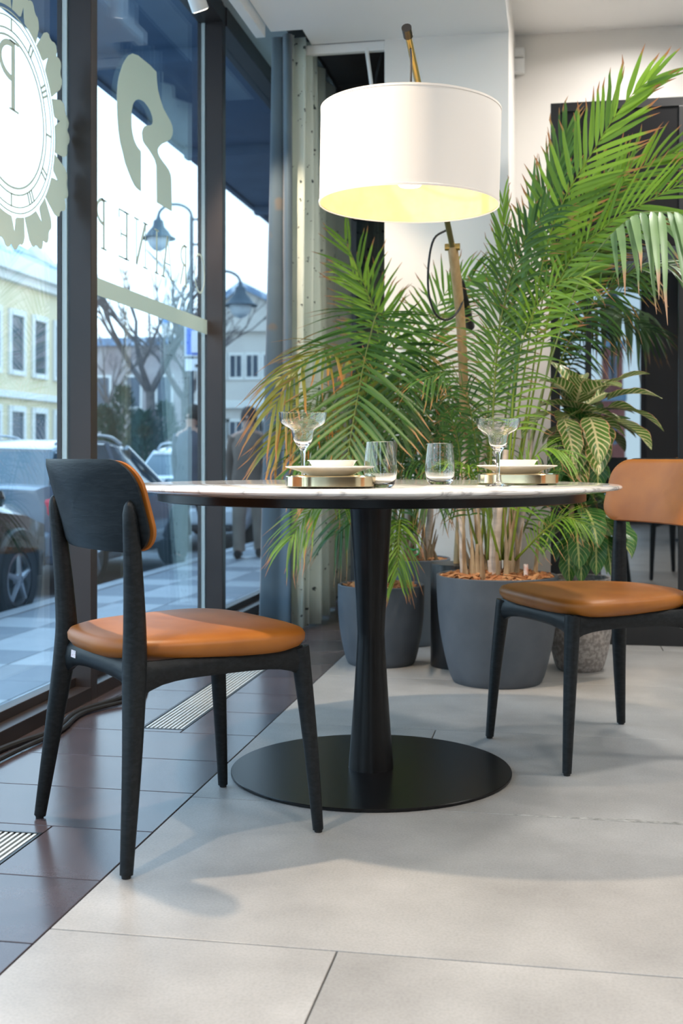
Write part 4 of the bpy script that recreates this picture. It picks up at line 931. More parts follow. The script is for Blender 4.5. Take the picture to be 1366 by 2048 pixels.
def croton_leaf_mesh(m, seed):
    rn = random.Random(seed); b = MB(); uv = []; rows = 12; vs = []
    lob = rn.uniform(0.15, 0.4); curl = rn.uniform(0.25, 0.6); ph = rn.uniform(0, 6)
    for j in range(rows + 1):
        v = j / rows
        wd = 0.47 * (math.sin(math.pi * v ** 0.75) ** 0.75) * (1 - lob * math.exp(-((v - 0.48) / 0.13) ** 2)) + 0.008
        if v < 0.06: wd = 0.02
        y = v; z = -curl * v * v * 0.8 + 0.25 * v
        for i in range(5):
            u = i / 4 - 0.5
            vs.append((u * wd * 1.25, y, z + abs(u) * wd * 0.5 + 0.02 * math.sin(9 * v + ph) * abs(u) * 2)); uv.append((u + 0.5, v))
    fs = [(j * 5 + i, j * 5 + i + 1, (j + 1) * 5 + i + 1, (j + 1) * 5 + i) for j in range(rows) for i in range(4)]
    b.add(vs, fs); me = bpy.data.meshes.new('leaf'); me.from_pydata(b.v, [], b.f); me.materials.append(m)
    for p in me.polygons: p.use_smooth = True
    ul = me.uv_layers.new(name='UVMap')
    for lp in me.loops: ul.data[lp.index].uv = uv[lp.vertex_index]
    return me
LM1 = [croton_leaf_mesh(M_cr1, k) for k in range(5)]; LM2 = [croton_leaf_mesh(M_cr2, k + 20) for k in range(5)]
rn = random.Random(12)
def cleaf(p, az, pitch, ln, meshes, roll=0.0):
    o = link('leaf', rn.choice(meshes), PG, p)
    o.rotation_euler = (Matrix.Rotation(az, 4, 'Z') @ Matrix.Rotation(pitch, 4, 'X') @ Matrix.Rotation(roll, 4, 'Y')).to_euler()
    o.scale = (ln * rn.uniform(0.85, 1.1), ln, ln)
def cluster(cx_, cy_, d, nl, meshes, ln, zs, front=0.7):
    for k in range(nl):
        f = k / nl; az = k * 2.4 + rn.uniform(-0.3, 0.3)
        p = at(cx_ + rn.uniform(-10, 10), cy_ + zs * (f - 0.5), d)
        cleaf(p, az, R(42 - 85 * f + rn.uniform(-12, 12)), ln * rn.uniform(0.75, 1.1), meshes, rn.uniform(-0.3, 0.3))
cluster(1160, 830, 4.52, 16, LM1 + LM2[:2], 0.19, 80)
cluster(1175, 880, 4.52, 8, LM2, 0.17, 60)
cluster(1168, 1035, 4.52, 16, LM2, 0.18, 80)
cluster(1150, 950, 4.52, 8, LM2, 0.17, 50)
for (x, y, d, az, pt, ln, ms) in ((1128, 838, 4.38, 200, -55, .20, LM1), (1205, 850, 4.38, 170, -60, .22, LM1), (1215, 800, 4.42, 255, 10, .20, LM1), (1200, 790, 4.42, 280, 35, .20, LM1), (1148, 1040, 4.38, 195, -62, .19, LM2), (1180, 1035, 4.38, 165, -65, .18, LM2), (1205, 1040, 4.42, 220, -40, .20, LM2), (1160, 1070, 4.4, 185, -70, .18, LM2), (1145, 800, 4.5, 60, 60, .2, LM1), (1112, 825, 4.44, 130, -25, .19, LM1), (1150, 850, 4.36, 185, -70, .19, LM1), (1180, 835, 4.36, 195, -50, .21, LM1), (1225, 840, 4.4, 235, -35, .20, LM1), (1195, 890, 4.38, 180, -72, .18, LM2), (1165, 900, 4.38, 165, -68, .17, LM1), (1135, 900, 4.4, 150, -60, .16, LM2), (1175, 790, 4.42, 215, 15, .20, LM1), (1140, 790, 4.42, 140, 20, .18, LM1), (1215, 815, 4.4, 262, -12, .22, LM1), (1125, 1030, 4.42, 140, -45, .18, LM2), (1215, 1020, 4.42, 240, -50, .20, LM2), (1190, 1060, 4.38, 185, -70, .17, LM2), (1170, 1015, 4.38, 200, -40, .19, LM2), (1140, 1075, 4.4, 170, -75, .17, LM2), (1210, 1070, 4.42, 200, -70, .16, LM2)):
    cleaf(at(x, y, d), R(az), R(pt), ln, ms)
# ------------------------------------------------------------------ the street outside
GZ = -0.35
walk = struct('sidewalk', MB().box((-3.95, -8.0, GZ - 0.3), (-1.67, 60.0, GZ - 0.04)), M_floor)
rw = random.Random(5)
for i in range(5):
    for j in range(44):
        x0 = -1.70 - 0.45 * (i + 1); y0 = 3.0 + 0.45 * j
        tile(x0, x0 + 0.45, y0, y0 + 0.45, M_walk1 if (i + (j // 1)) % 2 == (1 if (j % 6) < 3 else 0) else M_walk2, walk, z0=GZ - 0.04, z1=GZ, gap=0.003, bev=0.002)
struct('sidewalk_far', MB().box((-3.95, 22.8, GZ - 0.04), (-1.70, 60.0, GZ)), M_walk1)
struct('kerb', MB().box((-4.1, -8.0, GZ - 0.3), (-3.955, 60, GZ + 0.005)), M_walk1)
struct('street', MB().box((-19.0, -20.0, GZ - 0.5), (-4.1, 90.0, GZ - 0.13)), M_asphalt)
struct('sidewalk_opposite', MB().box((-40.0, -20.0, GZ - 0.5), (-17.0, 140.0, GZ - 0.02)), M_walk2)
struct('ground', MB().box((-60.0, 90.0, GZ - 0.6), (60.0, 220.0, GZ - 0.14)), M_asphalt)
struct('ground_rear', MB().box((-4.1, -120.0, GZ - 0.6), (60.0, -4.3, GZ - 0.05)), M_asphalt)
# canopy of this building over the pavement
M_canopy = mat('canopy_soffit', (0.09, 0.15, 0.25), 0.6, col2=(0.11, 0.18, 0.29), scale=3)
cn = empty('canopy', (0, 0, 0), kind='structure')
MB().box((-2.95, -4.0, 3.30), (-1.67, 40.0, 3.5)).build('soffit', M_canopy, cn)
MB().box((-3.0, -4.0, 3.28), (-2.95, 40.0, 3.6)).build('fascia', M_canopy, cn)
for k in range(8):
    MB().box((-2.95, -2.0 + 2.2 * k, 3.22), (-1.67, -1.9 + 2.2 * k, 3.30)).build('rib', M_canopy, cn)
struct('wall_outer', MB().box((-1.70, 6.92, GZ), (-1.0, 40.0, 3.3)), mat('brick_red_wall', (0.16, 0.07, 0.06), 0.8, col2=(0.22, 0.10, 0.085), scale=5))

M_tyre = mat('tyre', (0.012, 0.013, 0.015), 0.7, col2=(0.018, 0.018, 0.02), scale=20)
M_rim = mat('wheel_rim', (0.45, 0.47, 0.50), 0.3, metal=0.8, col2=(0.38, 0.40, 0.43), scale=10)
M_cglass = mat('car_glass', (0.06, 0.10, 0.13), 0.06, spec=0.8, col2=(0.08, 0.12, 0.15), scale=2)
M_trim = mat('car_trim', (0.02, 0.02, 0.022), 0.5, col2=(0.03, 0.03, 0.032), scale=8)
M_tail = mat('tail_light_red', (0.65, 0.02, 0.05), 0.2, col2=(0.72, 0.04, 0.08), scale=12)
M_headl = mat('head_light', (0.7, 0.75, 0.8), 0.1, col2=(0.6, 0.65, 0.7), scale=12)
M_plate = mat('number_plate', (0.8, 0.8, 0.8), 0.4, col2=(0.75, 0.75, 0.75), scale=8)
def car(loc, rz, paint, lab, suv=0.0):
    """+y is the front; built from cross-sections lofted along the length"""
    c = empty('parked_car', loc, rz, lab, 'car', 'parked cars')
    h = 1.42 + suv
    # (y, half width, z bottom, z belt, half width at top, z top)
    sec = [(-2.10, 0.72, 0.42, 0.80, 0.62, 0.98), (-2.02, 0.80, 0.30, 0.86, 0.72, 1.02), (-1.75, 0.86, 0.26, 0.92, 0.78, 1.03), (-1.0, 0.88, 0.22, 0.92, 0.80, 1.0), (0.0, 0.88, 0.22, 0.90, 0.80, 0.98), (0.9, 0.88, 0.22, 0.88, 0.80, 0.96), (1.5, 0.87, 0.24, 0.82, 0.76, 0.90), (2.0, 0.80, 0.28, 0.72, 0.66, 0.78), (2.15, 0.68, 0.36, 0.62, 0.55, 0.66)]
    rings = []
    for y, hw, zb, zm, ht, zt in sec:
        half = [(hw * 0.86, zb), (hw * 0.98, zb + 0.12), (hw, (zb + zm) / 2), (hw * 0.985, zm), (ht, zt), (ht * 0.5, zt + 0.012)]
        rings.append([Vector((x, y, z)) for x, z in half] + [Vector((-x, y, z)) for x, z in half[::-1]])
    MB().loft(rings).build('body', paint, c, smooth=40)
    cab = [(-1.98, 0.70, 0.98, 0.70, 1.0), (-1.62, 0.76, 0.98, 0.60, h - 0.10), (-1.2, 0.78, 0.98, 0.60, h - 0.01), (-0.3, 0.79, 0.97, 0.60, h), (0.3, 0.79, 0.96, 0.58, h - 0.06), (0.72, 0.78, 0.95, 0.62, h - 0.24), (1.22, 0.74, 0.92, 0.70, 0.94)]
    rings = []; roof = []
    for y, hw, zb, ht, zt in cab:
        rings.append([Vector((hw, y, zb)), Vector((ht, y, zt)), Vector((-ht, y, zt)), Vector((-hw, y, zb))])
    MB().loft(rings).build('windows', M_cglass, c, smooth=30)
    rings = []
    for y, hw, zb, ht, zt in cab[1:5]:
        rings.append([Vector((ht + 0.015, y, zt - 0.02)), Vector((ht - 0.03, y, zt + 0.022)), Vector((0, y, zt + 0.035)), Vector((-ht + 0.03, y, zt + 0.022)), Vector((-ht - 0.015, y, zt - 0.02)), Vector((0, y, zt - 0.01))])
    MB().loft(rings).build('roof', paint, c, smooth=40)
    for s in (-1, 1):
        for a, b in (((0.79, -0.35, 0.96), (0.615, -0.35, h - 0.01)), ((0.745, -1.85, 0.98), (0.615, -1.45, h - 0.06)), ((0.77, 1.1, 0.93), (0.60, 0.3, h - 0.05))):
            MB().tube([(s * a[0], a[1], a[2]), (s * b[0], b[1], b[2])], 0.032, 6).build('pillar', paint, c, smooth=40)
        MB().tube(catmull([(s * .56, -1.5, h - 0.03), (s * .57, -1.2, h + 0.06), (s * .57, -0.2, h + 0.07), (s * .55, 0.25, h - 0.01)], 14), 0.016, 6).build('roof_rail', M_rim, c, smooth=40)
        MB().box((s * 0.55 if s > 0 else -0.83, -2.075, 0.74), (0.83 if s > 0 else s * 0.55, -1.93, 0.90)).build('tail_light', M_tail, c, bevel=0.03)
        MB().box((s * 0.50 if s > 0 else -0.76, 1.95, 0.58), (0.76 if s > 0 else s * 0.50, 2.09, 0.70)).build('head_light', M_headl, c, bevel=0.03)
        MB().lathe([(0.0005, -0.06), (0.06, -0.06), (0.085, 0), (0.06, 0.06), (0.0005, 0.06)], 12, c=(s * 0.97, 0.75, 0.98)).build('side_mirror', paint, c, smooth=40)
        for y in (-1.30, 1.32):
            wq = empty('wheel', (s * 0.80, y, 0.325), parent=c)
            cy_ = MB()
            def rot(b): b.v = [(z, y_, x) for x, y_, z in b.v]; return b
            rot(MB().lathe([(0.215, -0.10), (0.30, -0.105), (0.325, -0.08), (0.325, 0.08), (0.30, 0.105), (0.215, 0.10)], 32)).build('tyre', M_tyre, wq, smooth=40)
            rm = MB().lathe([(0.22, -0.09), (0.22, 0.085), (0.19, 0.095), (0.185, 0.05)], 32); rm.lathe([(0.0005, 0.10), (0.05, 0.10), (0.06, 0.07)], 16)
            for k in range(5):
                a = R(72 * k); d1 = Vector((math.cos(a), math.sin(a), 0)); d2 = Vector((-d1.y, d1.x, 0))
                rm.tube([d1 * 0.03 + Vector((0, 0, 0.085)), d1 * 0.2 + Vector((0, 0, 0.08))], [0.028, 0.018], 6)
            rm = rot(rm)
            if s < 0: rm.v = [(-x, y_, z) for x, y_, z in rm.v]
            rm.build('rim', M_rim, wq, smooth=40)
            ar = MB().tube([(s * 0.885, y + 0.38 * math.cos(a), 0.325 + 0.38 * math.sin(a)) for a in [math.pi * k / 14 for k in range(15)]], 0.028, 6)
            ar.build('wheel_arch', M_trim, c, smooth=50)
    MB().box((-0.80, -2.16, 0.36), (0.80, -1.95, 0.60)).build('rear_bumper', paint, c, bevel=0.05)
    MB().box((-0.70, -2.17, 0.28), (0.70, -2.0, 0.36)).build('lower_bumper', M_trim, c, bevel=0.02)
    MB().box((-0.26, -2.175, 0.64), (0.26, -2.10, 0.75)).build('number_plate', M_plate, c, bevel=0.004)
    return c
car((-5.35, 12.15, GZ - 0.12), 0, mat('paint_dark_blue', (0.13, 0.18, 0.235), 0.15, col2=(0.14, 0.19, 0.245), scale=2, coat=1.0), 'dark estate car with silver roof rails parked behind the left chair', suv=0.02)
car((-5.05, 7.25, GZ - 0.12), 0, mat('paint_black', (0.02, 0.025, 0.032), 0.12, col2=(0.022, 0.028, 0.035), scale=2, coat=1.0), 'black car at the left edge with only its front wheel in view')
car((-5.0, 17.3, GZ - 0.12), 0, mat('paint_white', (0.62, 0.66, 0.70), 0.15, col2=(0.64, 0.68, 0.72), scale=2, coat=1.0), 'white car parked beyond the dark estate car')
car((-5.3, 23.2, GZ - 0.12), 0, mat('paint_teal', (0.03, 0.07, 0.09), 0.15, col2=(0.035, 0.08, 0.10), scale=2, coat=1.0), 'dark teal car with a red tail light farthest along the kerb')

# ------------------------------------------------------------------ people on the pavement
M_skin = mat('skin', (0.50, 0.30, 0.22), 0.55, col2=(0.54, 0.33, 0.25), scale=12)
def person(loc, rz, coat_c, trouser_c, hair_c, lab, key, stride=0.16):
    p = empty('person', loc, rz, lab, 'person', None)
    V = [(0, 0, .93), (0, 0.01, 1.12), (0, 0, 1.30), (0, 0, 1.42), (0, 0.015, 1.50), (0, 0.02, 1.60), (0, 0.02, 1.70)]
    E2 = [(i, i + 1) for i in range(6)]; rd_ = [.12, .115, .13, .09, .055, .09, .07]
    def chain(start, pts, rr_):
        k = start
        for q, r_ in zip(pts, rr_): V.append(q); rd_.append(r_); E2.append((k, len(V) - 1)); k = len(V) - 1
    for s in (-1, 1):
        f = stride * s
        chain(0, [(s * .09, 0, .88), (s * .095, f * .7, .50), (s * .095, f * 1.0 - .05, .09), (s * .10, f + .10, .04)], [.10, .062, .042, .035])
        chain(3, [(s * .18, 0, 1.39), (s * .23, -f * .4, 1.12), (s * .22, -f * .9 + .05, .90), (s * .215, -f * 1.0 + .09, .80)], [.062, .047, .035, .030])
    me = bpy.data.meshes.new('body'); me.from_pydata(V, E2, [])
    bm = bmesh.new(); bm.from_mesh(me); sk = bm.verts.layers.skin.verify(); bm.verts.ensure_lookup_table()
    for i, v in enumerate(bm.verts): v[sk].radius = (rd_[i], rd_[i]); v[sk].use_root = (i == 0)
    bm.to_mesh(me); bm.free(); me.materials.append(M_skin)
    o = link('body', me, p); o.modifiers.new('skin', 'SKIN'); sb = o.modifiers.new('sub', 'SUBSURF'); sb.levels = 1; sb.render_levels = 2
    mc = mat('coat_' + key, coat_c, 0.8, col2=tuple(x * 1.25 for x in coat_c), scale=6)
    mt = mat('trousers_' + key, trouser_c, 0.85, col2=tuple(x * 1.2 for x in trouser_c), scale=6)
    def oval(z, rx, ry, y=0.0): return [Vector((rx * math.cos(2 * math.pi * k / 20), y + ry * math.sin(2 * math.pi * k / 20), z)) for k in range(20)]
    MB().loft([oval(.78, .215, .17), oval(.95, .20, .155), oval(1.12, .18, .145), oval(1.30, .205, .15), oval(1.42, .17, .125), oval(1.47, .085, .085), oval(1.52, .075, .08)]).build('coat', mc, p, smooth=60)
    for s in (-1, 1):
        f = stride * s
        MB().tube(catmull([(s * .17, 0, 1.41), (s * .235, -f * .4, 1.12), (s * .225, -f * .9 + .05, .88)], 8), [.075, .075, .072, .068, .066, .062, .06, .058, .056], 10).build('sleeve', mc, p, smooth=60)
        MB().tube(catmull([(s * .085, 0, .92), (s * .095, f * .7, .50), (s * .095, f - .05, .08)], 8), [.115, .11, .10, .09, .082, .078, .074, .072, .072], 10).build('trouser_leg', mt, p, smooth=60)
        MB().loft([[Vector((s * .10 + .045 * math.cos(a) * w_, f - .05 + yy + .02 * math.sin(a), .05 + .05 * math.sin(a))) for a in [2 * math.pi * k / 10 for k in range(10)]] for yy, w_ in ((-.06, .6), (-.03, 1), (.05, 1.05), (.13, .95), (.18, .5))]).build('shoe', M_trim, p, smooth=60)
    MB().lathe([(0.0005, .12), (.05, .11), (.085, .07), (.10, .01), (.098, -.05), (.08, -.07)], 20, c=(0, -.005, 1.64)).build('hair', mat('hair_' + key, hair_c, 0.7, col2=tuple(x * 1.3 for x in hair_c), scale=20), p, smooth=60)
    MB().tube([(0, .105, 1.635), (0, .13, 1.615), (0, .11, 1.60)], [.012, .018, .012], 8).build('nose', M_skin, p, smooth=60)
    return p
pp = at(498, 1095, 13.6); person((pp.x, pp.y, GZ), R(185), (0.20, 0.15, 0.12), (0.34, 0.29, 0.24), (0.05, 0.03, 0.025), 'person in a brown coat and pale trousers walking past the last window', 'brown')
pp = at(386, 1095, 13.0); person((pp.x, pp.y, GZ), R(170), (0.09, 0.09, 0.11), (0.02, 0.02, 0.025), (0.03, 0.025, 0.02), 'person in dark clothes half hidden by the window mullion', 'dark')

# ------------------------------------------------------------------ street lamps, sign, trees
M_iron = mat('street_iron', (0.035, 0.055, 0.075), 0.5, col2=(0.05, 0.07, 0.09), scale=10)
M_opal = mat('opal_glass', (0.52, 0.58, 0.62), 0.35, col2=(0.58, 0.63, 0.66), scale=6)
def street_lamp(px_post, px_lamp, y_lamp, d, lab, r=0.28):
    t_ = empty('street_lamp', label=lab, cat='street lamp', group='street lamps')
    b = at(px_post, 900, d); b.z = GZ; c = at(px_lamp, y_lamp, d)
    sid = (c - b); sid.z = 0; rad = sid.length / 2; sid.normalize(); zt = c.z + r * 1.35
    MB().tube([(b.x, b.y, GZ), (b.x, b.y, GZ + 0.9), (b.x, b.y, GZ + 1.0), (b.x, b.y, zt)], [0.09, 0.08, 0.05, 0.035], 12).build('post', M_iron, t_, smooth=50)
    mid = Vector((b.x, b.y, zt)) + sid * rad
    MB().tube([mid + sid * rad * -math.cos(a) + Vector((0, 0, rad * 0.75 * math.sin(a))) for a in [math.pi * k / 18 for k in range(19)]], 0.026, 8).build('curved_arm', M_iron, t_, smooth=60)
    for z in (zt - 0.05, zt - 0.5): MB().tube([(b.x, b.y, z), Vector((b.x, b.y, z)) - sid * 0.3], 0.02, 6).build('bracket', M_iron, t_)
    MB().lathe([(r * .10, r * 1.4), (r * .16, r * 1.2), (r * .30, r * 1.1), (r * .36, r * .75), (r * .62, r * .45), (r * .78, r * .2), (r * 1.05, r * .05), (r * 1.05, 0), (r * .7, 0.02)], 28, c=tuple(c)).build('hood', M_iron, t_, smooth=40)
    MB().lathe([(0.0005, -r * .75), (r * .3, -r * .66), (r * .55, -r * .42), (r * .68, -r * .1), (r * .68, 0.015)], 28, c=tuple(c)).build('globe', M_opal, t_, smooth=60)
    return b
street_lamp(383, 317, 478, 21.0, 'hooded street lamp on a curved arm below the leaf emblem', 0.298)
street_lamp(415, 481, 612, 22.8, 'lower hooded street lamp right of the middle mullion', 0.325)
sg = empty('parking_sign', label='blue and white parking sign with a white plate below it', cat='sign')
sp_ = at(397, 685, 20.6)
MB().tube([(sp_.x, sp_.y, GZ), (sp_.x, sp_.y, at(397, 650, 20.6).z)], 0.03, 10).build('post', M_rim, sg, smooth=40)
def plate_(x0, x1, y0, y1, m, off, name):
    a, b = at(x0, y1, 20.6), at(x1, y0, 20.6); dx = Vector((CA, SA, 0)); fw = Vector((SA, -CA, 0))
    q = [Vector((a.x, a.y, a.z)), Vector((b.x, b.y, a.z)), Vector((b.x, b.y, b.z)), Vector((a.x, a.y, b.z))]
    MB().add([p + fw * (0.035 + off) for p in q] + [p + fw * (0.035 + off + 0.012) for p in q], [(0, 3, 2, 1), (4, 5, 6, 7), (0, 1, 5, 4), (1, 2, 6, 5), (2, 3, 7, 6), (3, 0, 4, 7)]).build(name, m, sg)
M_blue = mat('sign_blue', (0.02, 0.10, 0.55), 0.4, col2=(0.025, 0.12, 0.58), scale=6); M_sw = mat('sign_white', (0.72, 0.74, 0.76), 0.4, col2=(0.75, 0.77, 0.79), scale=6)
plate_(370, 424, 653, 713, M_sw, 0.0, 'border'); plate_(373, 421, 656, 710, M_blue, 0.013, 'blue_face'); plate_(384, 412, 662, 706, M_sw, 0.026, 'white_field')
plate_(371, 424, 718, 742, M_sw, 0.0, 'lower_plate'); plate_(391, 397, 729, 735, M_trim, 0.013, 'symbol')

M_bark = mat('tree_bark', (0.10, 0.085, 0.085), 0.9, col2=(0.15, 0.125, 0.12), scale=6)
def bare_tree(base, h, seed, lab, r0=0.14):
    t_ = empty('bare_tree', label=lab, cat='tree', group='bare street trees'); rn_ = random.Random(seed)
    MB().tube([base, base + Vector((0.05, 0, h * .22)), base + Vector((0.0, 0, h * .42))], [r0, r0 * .8, r0 * .65], 8).build('trunk', M_bark, t_, smooth=60)
    b = MB()
    def grow(p, d, ln, r_, lv):
        q = p + d * ln; m_ = p + d * ln * 0.5 + Vector((rn_.uniform(-1, 1), rn_.uniform(-1, 1), rn_.uniform(-.3, .5))) * ln * 0.07
        b.tube([p, m_, q], [r_, r_ * .82, r_ * .62], 5)
        if lv == 0: return
        for k in range(3 if lv > 1 else 4):
            nd = (d + Vector((rn_.uniform(-1, 1), rn_.uniform(-1, 1), rn_.uniform(-.25, .7))) * 0.62).normalized()
            grow(q if k else m_, nd, ln * rn_.uniform(.58, .82), r_ * .58, lv - 1)
    top = base + Vector((0, 0, h * .41))
    for k in range(4):
        a = k * 1.57 + rn_.uniform(-.4, .4)
        grow(top, Vector((math.cos(a) * .55, math.sin(a) * .55, .85)).normalized(), h * .20, r0 * .5, 3)
    b.build('branches', M_bark, t_, smooth=60)
def gp(px, d): p = at(px, 900, d); p.z = GZ; return p
bare_tree(gp(300, 24), 6.0, 3, 'bare tree with forked branches under the leaf emblem', 0.15)
bare_tree(gp(368, 31), 6.6, 8, 'slimmer bare tree right of the forked one', 0.13)
bare_tree(gp(215, 62), 9.5, 11, 'distant bare tree behind the evergreens on the left', 0.18)
bare_tree(gp(372, 52), 8.5, 14, 'distant bare tree near the parking sign', 0.18)
def conifer(base, h, r, seed, lab):
    t_ = empty('evergreen_shrub', label=lab, cat='shrub', group='evergreen shrubs'); rn_ = random.Random(seed)
    MB().tube([base, base + Vector((0, 0, h * .9))], [0.06, 0.02], 6).build('stem', M_bark, t_)
    b = MB()
    for k in range(900):
        s = rn_.random() ** 0.8; a = rn_.uniform(0, 6.283); rr_ = r * (1 - s) ** 0.6 * rn_.uniform(0.65, 1.05) + 0.03
        p = base + Vector((rr_ * math.cos(a), rr_ * math.sin(a), 0.12 + s * h)); o = Vector((math.cos(a), math.sin(a), rn_.uniform(.5, 1.6))).normalized()
        sd = Vector((-math.sin(a), math.cos(a), 0)); l_ = rn_.uniform(.10, .22); w_ = l_ * .35
        b.add([p - sd * w_, p + o * l_ * .5 - Vector((0, 0, .02)), p + sd * w_, p + o * l_], [(0, 1, 3), (1, 2, 3)])
    b.build('foliage', mat('evergreen', (0.018, 0.055, 0.045), 0.7, col2=(0.035, 0.085, 0.06), scale=4), t_)
for px, d, h, r, lab in ((206, 21, 1.9, 0.40, 'leftmost dark evergreen shrub beside the first mullion'), (246, 25, 2.5, 0.5, 'tallest dark evergreen shrub beyond the parked car'), (286, 20.5, 1.8, 0.42, 'dark evergreen shrub in front of the bare tree trunk'), (330, 26, 2.2, 0.5, 'dark evergreen shrub left of the parking sign'), (385, 29, 1.7, 0.5, 'small evergreen shrub under the parking sign')):
    conifer(gp(px, d), h, r, int(px), lab)

# ------------------------------------------------------------------ buildings
def facade_x(b, X, y0, y1, z0, z1, wins_, wallm, framem, panem, depth=8, roofm=None, roofh=2.0):
    MB().box((X - depth, y0, z0), (X, y1, z1)).build('wall', wallm, b)
    for (ya, yb, za, zb) in wins_:
        f = MB().box((X, ya - .18, za - .18), (X + .10, ya, zb + .22)).box((X, yb, za - .18), (X + .10, yb + .18, zb + .22)).box((X, ya, zb), (X + .14, yb, zb + .22)).box((X, ya, za - .18), (X + .14, yb, za)).build('window', framem, b)
        MB().box((X + .002, ya, za), (X + .03, yb, zb)).build('pane', panem, f)
M_cream = mat('cream_stucco', (0.62, 0.52, 0.34), 0.85, col2=(0.68, 0.58, 0.40), scale=0.6)
M_stone = mat('white_stone_trim', (0.66, 0.64, 0.60), 0.8, col2=(0.70, 0.68, 0.64), scale=1)
M_wdark = mat('dark_window', (0.04, 0.06, 0.09), 0.15, col2=(0.06, 0.08, 0.11), scale=1)
M_snow = mat('snowy_roof', (0.16, 0.24, 0.36), 0.7, col2=(0.60, 0.66, 0.74), scale=0.9, lo=0.45, hi=0.6)
b1 = empty('town_house', label='cream classical town house with white window surrounds across the street', cat='building')
ws = []
for k in range(9):
    yc = 31.2 + 1.95 * k
    ws += [(yc - .5, yc + .5, 4.05, 6.1), (yc - .5, yc + .5, 1.1, 2.5)]
facade_x(b1, -20, 29.5, 48.0, GZ, 7.6, ws, M_cream, M_stone, M_wdark)
MB().box((-28.4, 29.1, 7.6), (-19.4, 48.4, 8.15)).box((-28.2, 29.3, 7.3), (-19.7, 48.2, 7.6)).build('cornice', M_stone, b1)
MB().box((-20, 29.5, 3.0), (-19.8, 48.0, 3.25)).build('belt_course', M_stone, b1)
MB().add([(-28.4, 29.1, 8.15), (-19.4, 29.1, 8.15), (-19.4, 48.4, 8.15), (-28.4, 48.4, 8.15), (-24, 31, 10.6), (-24, 46, 10.6)], [(0, 1, 4), (1, 2, 5, 4), (2, 3, 5), (3, 0, 4, 5), (0, 3, 2, 1)]).build('roof', M_snow, b1)
for k in range(4): MB().tube([(-20.2, 33 + 4 * k, 8.1), (-21.2, 33 + 4 * k, 9.4)], 0.35, 8).build('dormer', M_stone, b1)
b2 = empty('gabled_house', label='pale gabled house with small windows seen through the last window', cat='building')
M_pale = mat('pale_stucco', (0.52, 0.48, 0.44), 0.85, col2=(0.58, 0.54, 0.49), scale=0.5)
YH = 58.0
def HX(px): u = (px - CX) / FPX; return (-SA + CA * u) / (CA + SA * u) * YH
x0, x1 = HX(385), HX(640)
MB().box((x0, YH, GZ), (x1, YH + 10, 7.2)).build('wall', M_pale, b2)
MB().prism([(x0 - .4, 7.2), (x1 + .4, 7.2), ((x0 * .6 + x1 * .4), 9.4)], lambda a, b: (a, YH - .3, b), lambda a, b: (a, YH + 10, b)).build('gable', M_pale, b2)
MB().prism([(x0 - .7, 7.1), (x0 - .7, 7.35), (x0 * .6 + x1 * .4, 9.75), (x1 + .7, 7.35), (x1 + .7, 7.1), (x0 * .6 + x1 * .4, 9.4)], lambda a, b: (a, YH - .6, b), lambda a, b: (a, YH + 10, b)).build('roof', M_snow, b2)
MB().box((x0, YH - .25, 3.3), (x1, YH, 3.7)).build('belt_course', M_stone, b2)
for px in (412, 440, 472, 505, 540, 575):
    for za, zb, hw in ((4.9, 6.0, .30), (1.0, 2.6, .38)):
        xc = HX(px)
        f = MB().box((xc - hw - .15, YH - .08, za - .15), (xc - hw, YH, zb + .15)).box((xc + hw, YH - .08, za - .15), (xc + hw + .15, YH, zb + .15)).box((xc - hw, YH - .08, zb), (xc + hw, YH, zb + .15)).box((xc - hw, YH - .08, za - .15), (xc + hw, YH, za)).box((xc - .03, YH - .05, za), (xc + .03, YH, zb)).build('window', M_stone, b2)
        MB().box((xc - hw, YH - .03, za), (xc + hw, YH, zb)).build('pane', M_wdark, f)
b3 = empty('brick_block', label='long low brownish block behind the bare trees and evergreens', cat='building')
MB().box((-33, 72, GZ), (-13, 84, 8.0)).build('wall', mat('brown_block_wall', (0.26, 0.21, 0.21), 0.9, col2=(0.40, 0.36, 0.35), scale=0.5), b3)
MB().box((-33.4, 71.6, 8.0), (-12.6, 84.4, 8.5)).build('parapet', M_snow, b3)
for k in range(9):
    f = MB().box((-31.8 + 2.1 * k, 71.92, 3.9), (-30.6 + 2.1 * k, 72, 6.1)).build('window', M_stone, b3)
    MB().box((-31.65 + 2.1 * k, 71.88, 4.05), (-30.75 + 2.1 * k, 71.93, 5.95)).build('pane', M_wdark, f)
# church with drums and domes beyond the gabled house
b4 = empty('domed_church', label='white church with pale drums and a small blue dome behind the gabled house', cat='church')
M_chw = mat('church_white', (0.60, 0.60, 0.60), 0.8, col2=(0.66, 0.66, 0.66), scale=0.3); M_chb = mat('church_blue', (0.06, 0.20, 0.50), 0.4, col2=(0.08, 0.24, 0.55), scale=1); M_chg = mat('church_grey_dome', (0.42, 0.45, 0.48), 0.5, col2=(0.5, 0.53, 0.55), scale=0.6)
def CP(px, y): return at(px, y, 120)
def drum(px, y_base, y_top, rpx, domem, name):
    a, b = CP(px, y_base), CP(px, y_top); r_ = rpx / FPX * 120; hh = (b.z - a.z)
    o = MB().lathe([(r_, 0), (r_, hh * .45), (r_ * 1.08, hh * .47), (r_, hh * .5)], 20, c=tuple(a)).build('drum', M_chw, b4, smooth=40)
    MB().lathe([(r_ * .95, hh * .5), (r_ * 1.1, hh * .6), (r_ * .95, hh * .75), (r_ * .5, hh * .88), (r_ * .12, hh), (0.02, hh * 1.15)], 20, c=tuple(a)).build(name, domem, o, smooth=60)
